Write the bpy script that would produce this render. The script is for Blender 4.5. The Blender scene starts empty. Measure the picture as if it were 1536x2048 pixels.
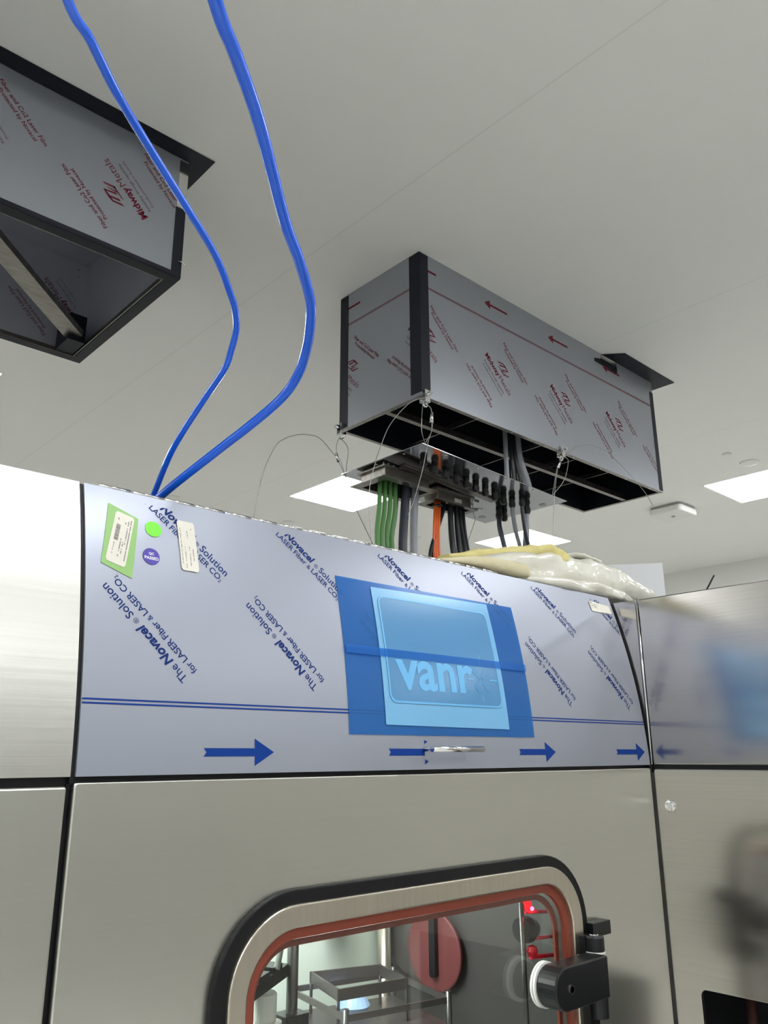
import bpy, bmesh, math, random
from mathutils import Vector, Matrix, noise
random.seed(7)
S = bpy.context.scene
COL = S.collection
PI = math.pi
EYE = 1.6          # height of the camera above the floor
CEIL = 3.34        # ceiling height

# ------------------------------------------------------------------ camera
cam = bpy.data.cameras.new('camera'); camo = bpy.data.objects.new('camera', cam); COL.objects.link(camo)
yaw, pitch, roll = 0.74488206, 0.29170339, -0.00465419
f = Vector((math.sin(yaw)*math.cos(pitch), math.cos(yaw)*math.cos(pitch), math.sin(pitch)))
r = Vector((math.cos(yaw), -math.sin(yaw), 0)); u = r.cross(f)
r2 = math.cos(roll)*r + math.sin(roll)*u; u2 = -math.sin(roll)*r + math.cos(roll)*u
M = Matrix((r2, u2, -f)).transposed().to_4x4(); M.translation = Vector((0, 0, EYE)); camo.matrix_world = M
cam.sensor_fit = 'VERTICAL'; cam.sensor_height = 36.0; cam.lens = 36.0*1622.735/2048
cam.clip_start = 0.02; cam.clip_end = 60
S.camera = camo
# ------------------------------------------------------------------ world, exposure
w = bpy.data.worlds.new('world'); S.world = w; w.use_nodes = True
w.node_tree.nodes['Background'].inputs[0].default_value = (0.9, 0.95, 1, 1)
w.node_tree.nodes['Background'].inputs[1].default_value = 0.05
S.view_settings.view_transform = 'Standard'; S.view_settings.look = 'None'
S.view_settings.gamma = 1.0; S.view_settings.use_curve_mapping = False
S.view_settings.exposure = 1.66
LAMP = 7.5         # radiance of the ceiling light panels
CHAMBER = 13.0      # radiance of the light inside the machine chamber

# ------------------------------------------------------------------ materials
def lin(c):
    return tuple(((v/255)/12.92 if v/255 <= 0.04045 else ((v/255+0.055)/1.055)**2.4) for v in c) + (1,)
def mat(name, rgb, rough=0.5, metal=0.0, **k):
    m = bpy.data.materials.new(name); m.use_nodes = True
    b = m.node_tree.nodes['Principled BSDF']
    b.inputs['Base Color'].default_value = lin(rgb); b.inputs['Roughness'].default_value = rough
    b.inputs['Metallic'].default_value = metal
    for a, v in k.items(): b.inputs[a.replace('_', ' ')].default_value = v
    return m
def mottled(name, rgb, rgb2, rough=0.5, metal=0.0, scale=(3, 3, 3), bump=0.0, rvar=0.0, aniso=None, tangent=None, detail=4, **k):
    m = mat(name, rgb, rough, metal, **k); nt = m.node_tree; b = nt.nodes['Principled BSDF']
    g = nt.nodes.new('ShaderNodeNewGeometry'); mp = nt.nodes.new('ShaderNodeMapping'); mp.inputs['Scale'].default_value = scale
    n = nt.nodes.new('ShaderNodeTexNoise'); n.inputs['Scale'].default_value = 1.0; n.inputs['Detail'].default_value = detail
    nt.links.new(g.outputs['Position'], mp.inputs['Vector']); nt.links.new(mp.outputs['Vector'], n.inputs['Vector'])
    mx = nt.nodes.new('ShaderNodeMix'); mx.data_type = 'RGBA'
    mx.inputs['A'].default_value = lin(rgb); mx.inputs['B'].default_value = lin(rgb2)
    nt.links.new(n.outputs['Fac'], mx.inputs['Factor']); nt.links.new(mx.outputs['Result'], b.inputs['Base Color'])
    if rvar:
        mr = nt.nodes.new('ShaderNodeMapRange'); mr.inputs['To Min'].default_value = rough-rvar; mr.inputs['To Max'].default_value = rough+rvar
        nt.links.new(n.outputs['Fac'], mr.inputs['Value']); nt.links.new(mr.outputs['Result'], b.inputs['Roughness'])
    if bump:
        bp = nt.nodes.new('ShaderNodeBump'); bp.inputs['Strength'].default_value = bump; bp.inputs['Distance'].default_value = 0.01
        nt.links.new(n.outputs['Fac'], bp.inputs['Height']); nt.links.new(bp.outputs['Normal'], b.inputs['Normal'])
    if aniso:
        b.inputs['Anisotropic'].default_value = aniso
        c = nt.nodes.new('ShaderNodeCombineXYZ')
        for i in range(3): c.inputs[i].default_value = tangent[i]
        nt.links.new(c.outputs[0], b.inputs['Tangent'])
    return m
def emit(name, rgb, power):
    m = bpy.data.materials.new(name); m.use_nodes = True; nt = m.node_tree; nt.nodes.clear()
    e = nt.nodes.new('ShaderNodeEmission'); e.inputs[0].default_value = lin(rgb); e.inputs[1].default_value = power
    o = nt.nodes.new('ShaderNodeOutputMaterial'); nt.links.new(e.outputs[0], o.inputs[0]); return m
def see_through(name, tint, gloss_rgb, mix, rough):
    """translucent film or pane: tinted transparency under a glossy / coloured surface"""
    m = bpy.data.materials.new(name); m.use_nodes = True; nt = m.node_tree; b = nt.nodes['Principled BSDF']
    b.inputs['Base Color'].default_value = lin(gloss_rgb); b.inputs['Roughness'].default_value = rough
    t = nt.nodes.new('ShaderNodeBsdfTransparent'); t.inputs[0].default_value = tint
    x = nt.nodes.new('ShaderNodeMixShader'); x.inputs[0].default_value = mix
    nt.links.new(t.outputs[0], x.inputs[1]); nt.links.new(b.outputs[0], x.inputs[2])
    nt.links.new(x.outputs[0], nt.nodes['Material Output'].inputs[0]); return m
def glass_mat(name, tint, ior=1.5):
    m = bpy.data.materials.new(name); m.use_nodes = True; nt = m.node_tree; nt.nodes.clear()
    t = nt.nodes.new('ShaderNodeBsdfTransparent'); t.inputs[0].default_value = tint
    g = nt.nodes.new('ShaderNodeBsdfGlossy'); g.inputs['Roughness'].default_value = 0.02
    fr = nt.nodes.new('ShaderNodeFresnel'); ge = nt.nodes.new('ShaderNodeNewGeometry'); mr = nt.nodes.new('ShaderNodeMapRange')
    mr.inputs['To Min'].default_value = ior; mr.inputs['To Max'].default_value = 1/ior   # thin pane: no total reflection at its rear face
    nt.links.new(ge.outputs['Backfacing'], mr.inputs['Value']); nt.links.new(mr.outputs['Result'], fr.inputs[0])
    x = nt.nodes.new('ShaderNodeMixShader'); o = nt.nodes.new('ShaderNodeOutputMaterial')
    nt.links.new(fr.outputs[0], x.inputs[0]); nt.links.new(t.outputs[0], x.inputs[1]); nt.links.new(g.outputs[0], x.inputs[2])
    nt.links.new(x.outputs[0], o.inputs[0]); return m

steel_front = mottled('brushed steel, horizontal grain', (216, 215, 208), (211, 210, 203), 0.30, 1.0, (2, 2, 260), 0.006, 0.02, 0.55, (1, 0, 0))
steel_hood = mottled('brushed steel, hood', (204, 203, 198), (194, 193, 188), 0.38, 1.0, (2, 2, 260), 0.02, 0.04, 0.55, (1, 0, 0))
steel_side = mottled('brushed steel, side', (196, 193, 189), (186, 183, 179), 0.17, 1.0, (2, 2, 160), 0.005, 0.03, 0.5, (0, 1, 0))
steel_frame = mottled('ground steel frame', (212, 205, 191), (196, 189, 176), 0.30, 1.0, (120, 120, 8), 0.01, 0.05)
steel_dark = mottled('dull grey steel', (118, 118, 116), (92, 92, 92), 0.38, 1.0, (30, 30, 30))
steel_shiny = mat('polished steel', (225, 225, 225), 0.12, 1.0)
steel_mirror = mottled('mirror steel plate', (190, 192, 196), (170, 172, 178), 0.10, 1.0, (6, 6, 6), 0.0, 0.03)
steel_worn = mottled('mill finish steel', (160, 155, 148), (110, 106, 100), 0.35, 1.0, (18, 60, 18), 0.02, 0.06)
wire_steel = mat('wire rope steel', (150, 150, 148), 0.35, 0.9)
film_hood = mottled('grey blue laser film', (152, 156, 168), (146, 150, 162), 0.40, 0.45, (1.2, 1.2, 1.6), 0.006, 0.03)
film_box = mottled('grey laser film', (156, 160, 168), (148, 152, 160), 0.33, 0.55, (2, 2, 2), 0.006, 0.03)
film_dark = mottled('grey film, inside', (186, 189, 198), (172, 175, 186), 0.35, 0.35, (4, 4, 4))
navy = mottled('navy black film', (17, 21, 33), (12, 15, 26), 0.5, 0.0, (8, 8, 8), Specular_IOR_Level=0.3)
black_rubber = mottled('black rubber', (13, 14, 16), (9, 10, 11), 0.5, 0.0, (20, 20, 20), Specular_IOR_Level=0.3)
black_plastic = mat('black plastic', (16, 17, 19), 0.3)
black_anod = mat('black anodised', (19, 20, 23), 0.36, 0.2)
white_plastic = mat('white plastic', (232, 232, 228), 0.4)
ink_blue = mat('blue ink', (10, 52, 128), 0.6, Specular_IOR_Level=0.15)
ink_navy = mat('dark blue ink', (18, 44, 104), 0.6, Specular_IOR_Level=0.15)
ink_red = mat('dark red ink', (100, 26, 42), 0.6, Specular_IOR_Level=0.2)
ink_pale = mat('pale red ink', (112, 92, 100), 0.6, Specular_IOR_Level=0.2)
ink_white = mat('white ink', (235, 235, 240), 0.5)
ink_grey = mat('grey ink', (120, 118, 116), 0.6)
paper = mottled('label paper', (226, 222, 210), (214, 210, 199), 0.7, 0, (40, 40, 40))
green_tape = mat('green tape', (140, 184, 108), 0.5)
green_dot = mat('bright green dot', (118, 236, 52), 0.5)
violet = mat('violet sticker', (72, 56, 160), 0.5)
mask_blue = see_through('blue masking film', (0.25, 0.60, 0.95, 1), (74, 138, 196), 0.34, 0.2)
mask_band = see_through('doubled blue masking film', (0.62, 0.82, 0.99, 1), (60, 130, 206), 0.25, 0.2)
sheet_blue = see_through('light blue sheet', (0.7, 0.92, 1.0, 1), (140, 200, 240), 0.6, 0.22)
logo_field = see_through('frosted blue field', (0.8, 0.9, 0.97, 1), (98, 158, 206), 0.6, 0.22)
logo_light = mat('light blue lettering', (96, 170, 220), 0.35)
orange_seal = mat('orange brown silicone', (132, 60, 44), 0.45)
glass = glass_mat('clear glass', (0.86, 0.87, 0.86, 1))
tube_blue = mat('blue polyurethane tube', (16, 94, 226), 0.16, 0.0, Coat_Weight=0.6, Coat_Roughness=0.05)
cable_green = mat('green cable', (92, 140, 82), 0.4)
cable_dark = mat('slate cable', (52, 57, 68), 0.4)
cable_grey = mat('grey cable', (140, 144, 150), 0.4)
cable_orange = mat('orange cable', (226, 102, 36), 0.4)
cable_black = mat('black cable', (22, 23, 27), 0.42)
foam_yellow = mottled('yellow foam', (210, 199, 138), (194, 182, 118), 0.8, 0, (30, 30, 30), 0.15)
foam_cream = mottled('cream foam', (206, 197, 166), (186, 176, 142), 0.8, 0, (30, 30, 30), 0.15)
plastic_wrap = mottled('cloudy plastic wrap', (214, 212, 202), (192, 189, 174), 0.3, 0, (9, 30, 30), 0.35, Coat_Weight=0.4)
board_white = mat('white board', (226, 228, 230), 0.6)
tray_grey = mat('anodised grey tray', (116, 110, 110), 0.35, 0.8)
chamber_white = mat('white chamber panel', (214, 224, 216), 0.5)
chamber_dark = mottled('dark chamber panel', (78, 74, 74), (68, 65, 65), 0.4, 0.0, (3, 3, 3))
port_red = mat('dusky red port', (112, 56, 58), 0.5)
red_lit_bar = mat('metal bar with red light painted in', (214, 20, 48), 0.3, 0.3)  # plain metal bars; the red light on them is painted into this colour
blue_bag = mat('pale blue bag', (165, 195, 235), 0.35)
lamp_white = emit('ceiling light', (250, 253, 255), LAMP)
lamp_chamber = emit('chamber strip light', (250, 255, 250), CHAMBER)
lamp_red = emit('added red lamp', (255, 24, 48), 30)
ceiling_mat = mottled('ceiling paint', (240, 239, 234), (237, 236, 231), 0.55, 0, (1.5, 1.5, 1.5))
wall_mat = mottled('white wall panel', (232, 232, 228), (227, 227, 223), 0.5, 0, (1, 1, 1))
floor_mat = mottled('pale vinyl floor', (226, 225, 220), (218, 217, 212), 0.4, 0, (2, 2, 2))

# thin joints between ceiling sheets every 1.36 m across x
nt = ceiling_mat.node_tree; b_ = nt.nodes['Principled BSDF']; g_ = nt.nodes.new('ShaderNodeNewGeometry'); sx = nt.nodes.new('ShaderNodeSeparateXYZ')
nt.links.new(g_.outputs['Position'], sx.inputs[0])
def math_node(op, a, b):
    n = nt.nodes.new('ShaderNodeMath'); n.operation = op
    for i, v in enumerate((a, b)):
        if isinstance(v, (int, float)): n.inputs[i].default_value = v
        else: nt.links.new(v, n.inputs[i])
    return n.outputs[0]
fr_ = math_node('FRACT', math_node('DIVIDE', math_node('ADD', sx.outputs[0], 1.36*8-2.895+0.68), 1.36), 0)
near = math_node('LESS_THAN', math_node('ABSOLUTE', math_node('SUBTRACT', fr_, 0.5), 0), 0.0022)
mx = nt.nodes.new('ShaderNodeMix'); mx.data_type = 'RGBA'; mx.inputs['B'].default_value = lin((229, 228, 223))
old = b_.inputs['Base Color'].links[0].from_socket
nt.links.new(near, mx.inputs['Factor']); nt.links.new(old, mx.inputs['A']); nt.links.new(mx.outputs['Result'], b_.inputs['Base Color'])

# ------------------------------------------------------------------ mesh kit (heights are given relative to the eye, EYE is added on build)
class MB:
    def __init__(self): self.v = []; self.f = []; self.m = []; self.mi = 0; self.smooth = []
    def add(self, vs, fs, smooth=False):
        o = len(self.v); self.v += [tuple(p) for p in vs]
        for q in fs: self.f.append([o+i for i in q]); self.m.append(self.mi); self.smooth.append(smooth)
        return self
    def box(self, x0, x1, y0, y1, z0, z1):
        return self.add([(x, y, z) for z in (z0, z1) for y in (y0, y1) for x in (x0, x1)],
                        [(0, 2, 3, 1), (4, 5, 7, 6), (0, 1, 5, 4), (2, 6, 7, 3), (0, 4, 6, 2), (1, 3, 7, 5)])
    def prism(self, pts, axis, a, b):
        """closed outline pts (2D) extruded along an axis: 0 -> pts are (y,z), 1 -> (x,z), 2 -> (x,y)"""
        def P(p, t): return (t, p[0], p[1]) if axis == 0 else ((p[0], t, p[1]) if axis == 1 else (p[0], p[1], t))
        n = len(pts)
        return self.add([P(p, a) for p in pts]+[P(p, b) for p in pts],
                        [list(range(n))[::-1], list(range(n, 2*n))]+[(i, (i+1) % n, n+(i+1) % n, n+i) for i in range(n)])
    def ring(self, outer, inner, axis, a, b):
        def P(p, t): return (t, p[0], p[1]) if axis == 0 else ((p[0], t, p[1]) if axis == 1 else (p[0], p[1], t))
        n = len(outer); fs = []
        for i in range(n):
            j = (i+1) % n
            fs += [(i, j, n+j, n+i), (2*n+i, 3*n+i, 3*n+j, 2*n+j), (i, 2*n+i, 2*n+j, j), (n+i, n+j, 3*n+j, 3*n+i)]
        return self.add([P(p, t) for t in (a, b) for s in (outer, inner) for p in s], fs)
    def tube(self, pts, rad, n=10, smooth_path=True, squash=None, jitter=0, sub=6):
        pts = [Vector(p) for p in pts]
        if smooth_path and len(pts) > 2: pts = spline(pts, sub)
        rads = rad if isinstance(rad, (list, tuple)) else None
        L = len(pts); t0 = (pts[1]-pts[0]).normalized()
        a = t0.orthogonal().normalized() if not squash else (Vector((0, 0, 1))-t0*t0.z).normalized()
        vs = []
        for i, p in enumerate(pts):
            t = (pts[min(i+1, L-1)]-pts[max(i-1, 0)]).normalized()
            a = (a-t*a.dot(t)).normalized(); c = t.cross(a)
            if rads:
                q = i/(L-1)*(len(rads)-1); k = min(int(q), len(rads)-2); R = rads[k]+(rads[k+1]-rads[k])*(q-k)
            else: R = rad
            for k in range(n):
                an = 2*PI*k/n; s = squash if squash else 1
                o = a*(math.cos(an)*R*s)+c*(math.sin(an)*R)
                if jitter: o *= 1+jitter*noise.noise((p+o)*14)
                vs.append(p+o)
        fs = [(i*n+k, i*n+(k+1) % n, (i+1)*n+(k+1) % n, (i+1)*n+k) for i in range(L-1) for k in range(n)]
        self.add(vs, fs, True)
        return self.add([vs[k] for k in range(n)]+[vs[(L-1)*n+k] for k in range(n)], [list(range(n))[::-1], list(range(n, 2*n))])
    def lathe(self, prof, origin, axis=(0, 0, 1), n=24):
        """prof: (radius, height along axis)"""
        ax = Vector(axis).normalized(); a = ax.orthogonal().normalized(); c = ax.cross(a); o = Vector(origin)
        vs = [o+ax*h+(a*math.cos(2*PI*k/n)+c*math.sin(2*PI*k/n))*R for R, h in prof for k in range(n)]
        fs = [(i*n+k, i*n+(k+1) % n, (i+1)*n+(k+1) % n, (i+1)*n+k) for i in range(len(prof)-1) for k in range(n)]
        return self.add(vs, fs+[list(range(n))[::-1], list(range((len(prof)-1)*n, len(prof)*n))])
    def strap(self, p, q, width, thick, up=(0, 0, 1)):
        p, q = Vector(p), Vector(q); t = (q-p).normalized(); s = t.cross(Vector(up)).normalized(); n = s.cross(t)
        vs = [e+s*(width/2*i)+n*(thick/2*j) for e in (p, q) for j in (-1, 1) for i in (-1, 1)]
        return self.add(vs, [(0, 2, 3, 1), (4, 5, 7, 6), (0, 1, 5, 4), (2, 6, 7, 3), (0, 4, 6, 2), (1, 3, 7, 5)])
    def map2d(self, vs, fs, fn): return self.add([fn(p[0], p[1]) for p in vs], fs)
    def build(self, name, mats, parent=None, bevel=0, loc=None):
        me = bpy.data.meshes.new(name); o = bpy.data.objects.new(name, me); COL.objects.link(o)
        L = Vector((0, 0, 0))
        if parent is not None:
            q = parent
            while q.parent: q = q.parent
            L = Vector(q['_base']); o.parent = parent
        elif loc is not None:
            L = Vector(loc); o.location = L
        bm = bmesh.new(); vv = [bm.verts.new(Vector(p)+Vector((0, 0, EYE))-L) for p in self.v]
        for q, mi, sm in zip(self.f, self.m, self.smooth):
            try: fc = bm.faces.new([vv[i] for i in q])
            except ValueError: continue
            fc.material_index = mi; fc.smooth = sm
        bmesh.ops.remove_doubles(bm, verts=bm.verts, dist=1e-6)
        bmesh.ops.recalc_face_normals(bm, faces=bm.faces)
        bm.to_mesh(me); bm.free()
        for m in (mats if isinstance(mats, (list, tuple)) else [mats]): me.materials.append(m)
        if bevel:
            b = o.modifiers.new('bevel', 'BEVEL'); b.width = bevel; b.segments = 3; b.limit_method = 'ANGLE'; b.angle_limit = 0.7
        if parent is None: o['_base'] = tuple(L)
        return o
def spline(p, sub):
    out = []; P = [p[0]*2-p[1]]+p+[p[-1]*2-p[-2]]
    for i in range(1, len(P)-2):
        for k in range(sub):
            t = k/sub; a, b, c, d = P[i-1:i+3]
            out.append(0.5*((2*b)+(c-a)*t+(2*a-5*b+4*c-d)*t*t+(3*b-a-3*c+d)*t**3))
    return out+[p[-1]]
def rrect(x0, x1, z0, z1, rad, n=8):
    pts = []
    for cx, cz, a0 in ((x1-rad, z1-rad, 0), (x0+rad, z1-rad, 90), (x0+rad, z0+rad, 180), (x1-rad, z0+rad, 270)):
        for k in range(n+1):
            a = math.radians(a0+90*k/n); pts.append((cx+rad*math.cos(a), cz+rad*math.sin(a)))
    return pts
def thing(name, label, cat, loc, group=None):
    o = bpy.data.objects.new(name, None); COL.objects.link(o); o.location = (loc[0], loc[1], loc[2]+EYE)
    o['_base'] = tuple(o.location); o.empty_display_size = 0.05
    return tag(o, label, cat, group)
def tag(o, label, cat, group=None):
    o['label'] = label; o['category'] = cat
    if group: o['group'] = group
    return o
def struct(o): o['kind'] = 'structure'; return o
def say(o, label): o['label'] = label; return o

# lettering: flat outlines of the built-in typeface, cached per string
_glyphs = {}
def letters(s, bold=0.0, shear=0.0):
    k = (s, bold, shear)
    if k not in _glyphs:
        c = bpy.data.curves.new('t', 'FONT'); c.body = s; c.size = 1; c.offset = bold; c.shear = shear; c.resolution_u = 3
        o = bpy.data.objects.new('t', c); COL.objects.link(o); bpy.context.view_layer.update()
        me = o.evaluated_get(bpy.context.evaluated_depsgraph_get()).to_mesh()
        vs = [(p.co.x, p.co.y) for p in me.vertices]; fs = [tuple(q.vertices) for q in me.polygons]
        o.to_mesh_clear(); bpy.data.objects.remove(o); bpy.data.curves.remove(c)
        x0 = min(p[0] for p in vs); x1 = max(p[0] for p in vs)
        _glyphs[k] = ([(p[0]-x0, p[1]) for p in vs], fs, x1-x0)
    return _glyphs[k]
def line_of(parts, gap=0.28):
    """several runs (string, bold, shear, scale) set on one baseline -> verts, faces, width"""
    V = []; F = []; x = 0
    for s, b, sh, sc in parts:
        vs, fs, wd = letters(s, b, sh); o = len(V)
        V += [(x+p[0]*sc, p[1]*sc) for p in vs]; F += [tuple(o+i for i in q) for q in fs]; x += wd*sc+gap
    return V, F, x-gap
def set_text(mb, vf, start, ang, length, fn, tall=1.0, clip=None):
    """put a line with its mid-height starting at start (2D), running at ang degrees for length metres, through fn(u,v)->3D"""
    V, F, wd = vf; k = length/wd; ca, sa = math.cos(math.radians(ang)), math.sin(math.radians(ang))
    P = []
    for a, b in V:
        X = a*k; Y = (b-0.34)*k*tall
        P.append((start[0]+X*ca-Y*sa, start[1]+X*sa+Y*ca))
    if clip is None: mb.map2d(P, F, fn); return
    bm = bmesh.new(); vv = [bm.verts.new((p[0], p[1], 0)) for p in P]
    for q in F:
        try: bm.faces.new([vv[i] for i in q])
        except ValueError: pass
    for co, no in clip:
        bmesh.ops.bisect_plane(bm, geom=bm.verts[:]+bm.edges[:]+bm.faces[:], plane_co=(co[0], co[1], 0), plane_no=(no[0], no[1], 0), clear_outer=True)
    bm.verts.index_update()
    mb.map2d([(p.co.x, p.co.y) for p in bm.verts], [tuple(p.index for p in q.verts) for q in bm.faces], fn); bm.free()

# ------------------------------------------------------------------ room
X0, X1, Y0, Y1 = -3.6, 7.52, -3.6, 7.2
FL = -EYE; CZ = CEIL-EYE
struct(MB().box(X0, X1, Y0, Y1, FL-0.1, FL).build('floor', floor_mat))
struct(MB().box(X0, X1, Y0, Y1, CZ+0.06, CZ+0.2).build('ceiling_void', wall_mat)).name = 'trim_1'
struct(MB().box(X0-0.1, X0, Y0, Y1, FL, CZ).build('wall_left', wall_mat))
struct(MB().box(X1, X1+0.1, Y0, Y1, FL, CZ).build('wall_right', wall_mat))
struct(MB().box(X0-0.1, X1+0.1, Y1, Y1+0.1, FL, CZ).build('wall_back', wall_mat))
struct(MB().box(X0-0.1, X1+0.1, Y0-0.1, Y0, FL, CZ).build('wall_front', wall_mat))

# ceiling sheet with square openings for the recessed light panels
LW = 0.3
lights = {
    'seen': [(3.467, 4.13, 'square ceiling light seen behind the green cables'),
             (5.42, 4.13, 'square ceiling light just above the wrapped foam'),
             (5.42, 2.08, 'square ceiling light at the right edge of the photo'),
             (0.75, 4.08, 'square ceiling light whose corner shows at the left edge')],
    'off': [(3.2, 0.10, 'square ceiling light out of view right of the camera'),
            (1.12, 0.02, 'square ceiling light out of view straight overhead'),
            (-0.9, 0.05, 'square ceiling light out of view left of the camera'),
            (-1.3, 4.1, 'square ceiling light out of view beyond the left ceiling box'),
            (-3.0, 4.1, 'square ceiling light out of view by the left wall'),
            (5.42, 0.05, 'square ceiling light out of view by the right wall'),
            (1.1, -2.2, 'square ceiling light out of view behind the camera'),
            (3.2, -2.2, 'square ceiling light out of view behind and right of the camera'),
            (-2.9, 0.05, 'square ceiling light out of view by the left wall, level with the camera'),
            (5.42, -2.2, 'square ceiling light out of view in the rear right corner'),
            (-2.9, -2.2, 'square ceiling light out of view in the rear left corner'),
            (-1.1, -2.2, 'square ceiling light out of view behind and left of the camera')]}
allx = sorted({round(v, 4) for l in lights.values() for x, y, _ in l for v in (x-LW, x+LW)} | {X0, X1})
ally = sorted({round(v, 4) for l in lights.values() for x, y, _ in l for v in (y-LW, y+LW)} | {Y0, Y1})
cm = MB()
holes = [(x, y) for l in lights.values() for x, y, _ in l]
for i in range(len(allx)-1):
    for j in range(len(ally)-1):
        cx, cy = (allx[i]+allx[i+1])/2, (ally[j]+ally[j+1])/2
        if any(abs(cx-x) < LW-1e-4 and abs(cy-y) < LW-1e-4 for x, y in holes): continue
        cm.add([(a, b, CZ) for a, b in ((allx[i], ally[j]), (allx[i+1], ally[j]), (allx[i+1], ally[j+1]), (allx[i], ally[j+1]))], [(0, 1, 2, 3)])
for x, y in holes:
    for dx, dy in ((-1, 0), (1, 0), (0, -1), (0, 1)):
        a = (x+dx*LW-abs(dy)*LW, y+dy*LW-abs(dx)*LW); b = (x+dx*LW+abs(dy)*LW, y+dy*LW+abs(dx)*LW)
        cm.add([(a[0], a[1], CZ), (b[0], b[1], CZ), (b[0], b[1], CZ+0.06), (a[0], a[1], CZ+0.06)], [(0, 1, 2, 3)])
struct(cm.build('ceiling', ceiling_mat))
for key, ls in lights.items():
    for x, y, lab in ls:
        t = thing('ceiling_light', lab, 'light', (x, y, CZ), 'recessed square ceiling lights')
        MB().ring(rrect(x-LW, x+LW, y-LW, y+LW, 0.003, 2), rrect(x-LW+0.012, x+LW-0.012, y-LW+0.012, y+LW-0.012, 0.003, 2), 2, CZ+0.001, CZ+0.012).build('frame', white_plastic, t)
        MB().box(x-LW+0.012, x+LW-0.012, y-LW+0.012, y+LW-0.012, CZ+0.004, CZ+0.012).build('diffuser', lamp_white, t)

# small ceiling fittings
t = thing('ceiling_sensor', 'white square sensor box with rounded corners on the ceiling', 'sensor', (5.45, 2.77, CZ))
MB().prism(rrect(5.33, 5.57, 2.65, 2.89, 0.03), 2, CZ-0.001, CZ-0.012).build('mounting_plate', mat('grey plate', (165, 165, 162), 0.5), t)
MB().prism(rrect(5.32, 5.58, 2.64, 2.90, 0.035), 2, CZ-0.014, CZ-0.062).build('cover', white_plastic, t, bevel=0.012)
MB().lathe([(0.014, 0), (0.013, -0.005)], (5.45, 2.77, CZ-0.062)).build('status_light', mat('grey lens', (150, 150, 150), 0.3), t)
for x, y, rr, lab in ((4.65, 1.98, 0.028, 'small white round fitting on the ceiling above the right light'),
                      (4.9, 1.95, 0.06, 'flat pale ceiling disc beside the light at the right edge'),
                      (2.58, 4.985, 0.05, 'flat white ceiling disc beside the blue tubes'),
                      (3.56, 4.96, 0.05, 'flat white ceiling disc under the square light'),
                      (4.62, 4.62, 0.045, 'flat white ceiling disc low behind the grey cable')):
    tag(MB().lathe([(rr, 0), (rr*0.95, -0.006), (rr*0.5, -0.010)], (x, y, CZ-0.001)).build('ceiling_disc', white_plastic, loc=(x, y, CEIL)), lab, 'ceiling fitting', 'flat ceiling discs')

# ------------------------------------------------------------------ hood profile
HZ0 = -0.027; HTOP = 0.440
def hood_y(z):
    q = max(z+0.03, 0); return 1.2+0.0369*q+0.312*q*q
_tab = [(-0.03, 0.0)]
for i in range(1, 481):
    z = -0.03+i*0.001; d = 0.0369+0.624*(z+0.03); _tab.append((z, _tab[-1][1]+0.001*math.sqrt(1+d*d)))
def hood_z(s):
    s = max(min(s, _tab[-1][1]), 0); i = min(int(s/_tab[-1][1]*479), 479)
    while i > 0 and _tab[i][1] > s: i -= 1
    while i < 479 and _tab[i+1][1] < s: i += 1
    a, b = _tab[i], _tab[i+1]; return a[0]+(b[0]-a[0])*(s-a[1])/(b[1]-a[1])
def on_hood(off):
    def fn(x, s):
        z = hood_z(s); d = 0.0369+0.624*(z+0.03); n = Vector((0, -1, d)).normalized()
        return (x, hood_y(z)+n.y*off, z+n.z*off)
    return fn
def hood_shell(x0, x1, z0=HZ0, z1=HTOP, thick=0.018, N=28):
    mb = MB(); zz = [z0+(z1-z0)*i/N for i in range(N+1)]
    pr = [(hood_y(z), z) for z in zz]; bk = [(hood_y(z)+thick, z) for z in zz]; n = N+1
    vs = [(x, y, z) for x in (x0, x1) for p in (pr, bk) for y, z in p]
    fs = []
    for i in range(N):
        fs += [(i, i+1, 2*n+i+1, 2*n+i), (n+i, 3*n+i, 3*n+i+1, n+i+1)]
        fs += [(i, n+i, n+i+1, i+1), (2*n+i, 2*n+i+1, 3*n+i+1, 3*n+i)]
    fs += [(N, n+N, 3*n+N, 2*n+N), (0, 2*n, 3*n, n)]
    return mb.add(vs, fs)
def patch(outline, off, seg=14, thick=0.0006):
    """flat outline in (x,s) laid onto the curved hood as a thin sheet: cut into strips across s"""
    bm = bmesh.new(); vv = [bm.verts.new((p[0], p[1], 0)) for p in outline]; bm.faces.new(vv)
    ss = [p[1] for p in outline]; lo, hi = min(ss), max(ss)
    for i in range(1, seg):
        bmesh.ops.bisect_plane(bm, geom=bm.verts[:]+bm.edges[:]+bm.faces[:], plane_co=(0, lo+(hi-lo)*i/seg, 0), plane_no=(0, 1, 0))
    bm.verts.index_update()
    V = [(p.co.x, p.co.y) for p in bm.verts]; F = [tuple(p.index for p in q.verts) for q in bm.faces]
    edges = [tuple(p.index for p in e.verts) for e in bm.edges if len(e.link_faces) == 1]; bm.free()
    return V, F, edges
def lay(mb, outline, off, seg=14, thick=0.0005):
    V, F, E = patch(outline, off, seg); n = len(V); top = on_hood(off+thick); bot = on_hood(off)
    return mb.add([top(*p) for p in V]+[bot(*p) for p in V], [tuple(q) for q in F]+[tuple(n+i for i in q[::-1]) for q in F]+[(a, b, n+b, n+a) for a, b in E])

# ------------------------------------------------------------------ centre machine
XL, XR = 0.500, 2.080          # centre bay
mach = thing('filling_machine', 'stainless filling machine with film-covered hood and round-cornered window door', 'machine', (1.29, 1.9, FL))
hood = say(hood_shell(XL+0.003, XR-0.002).build('hood_panel', film_hood, mach), 'curved hood still covered in printed grey film')
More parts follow.
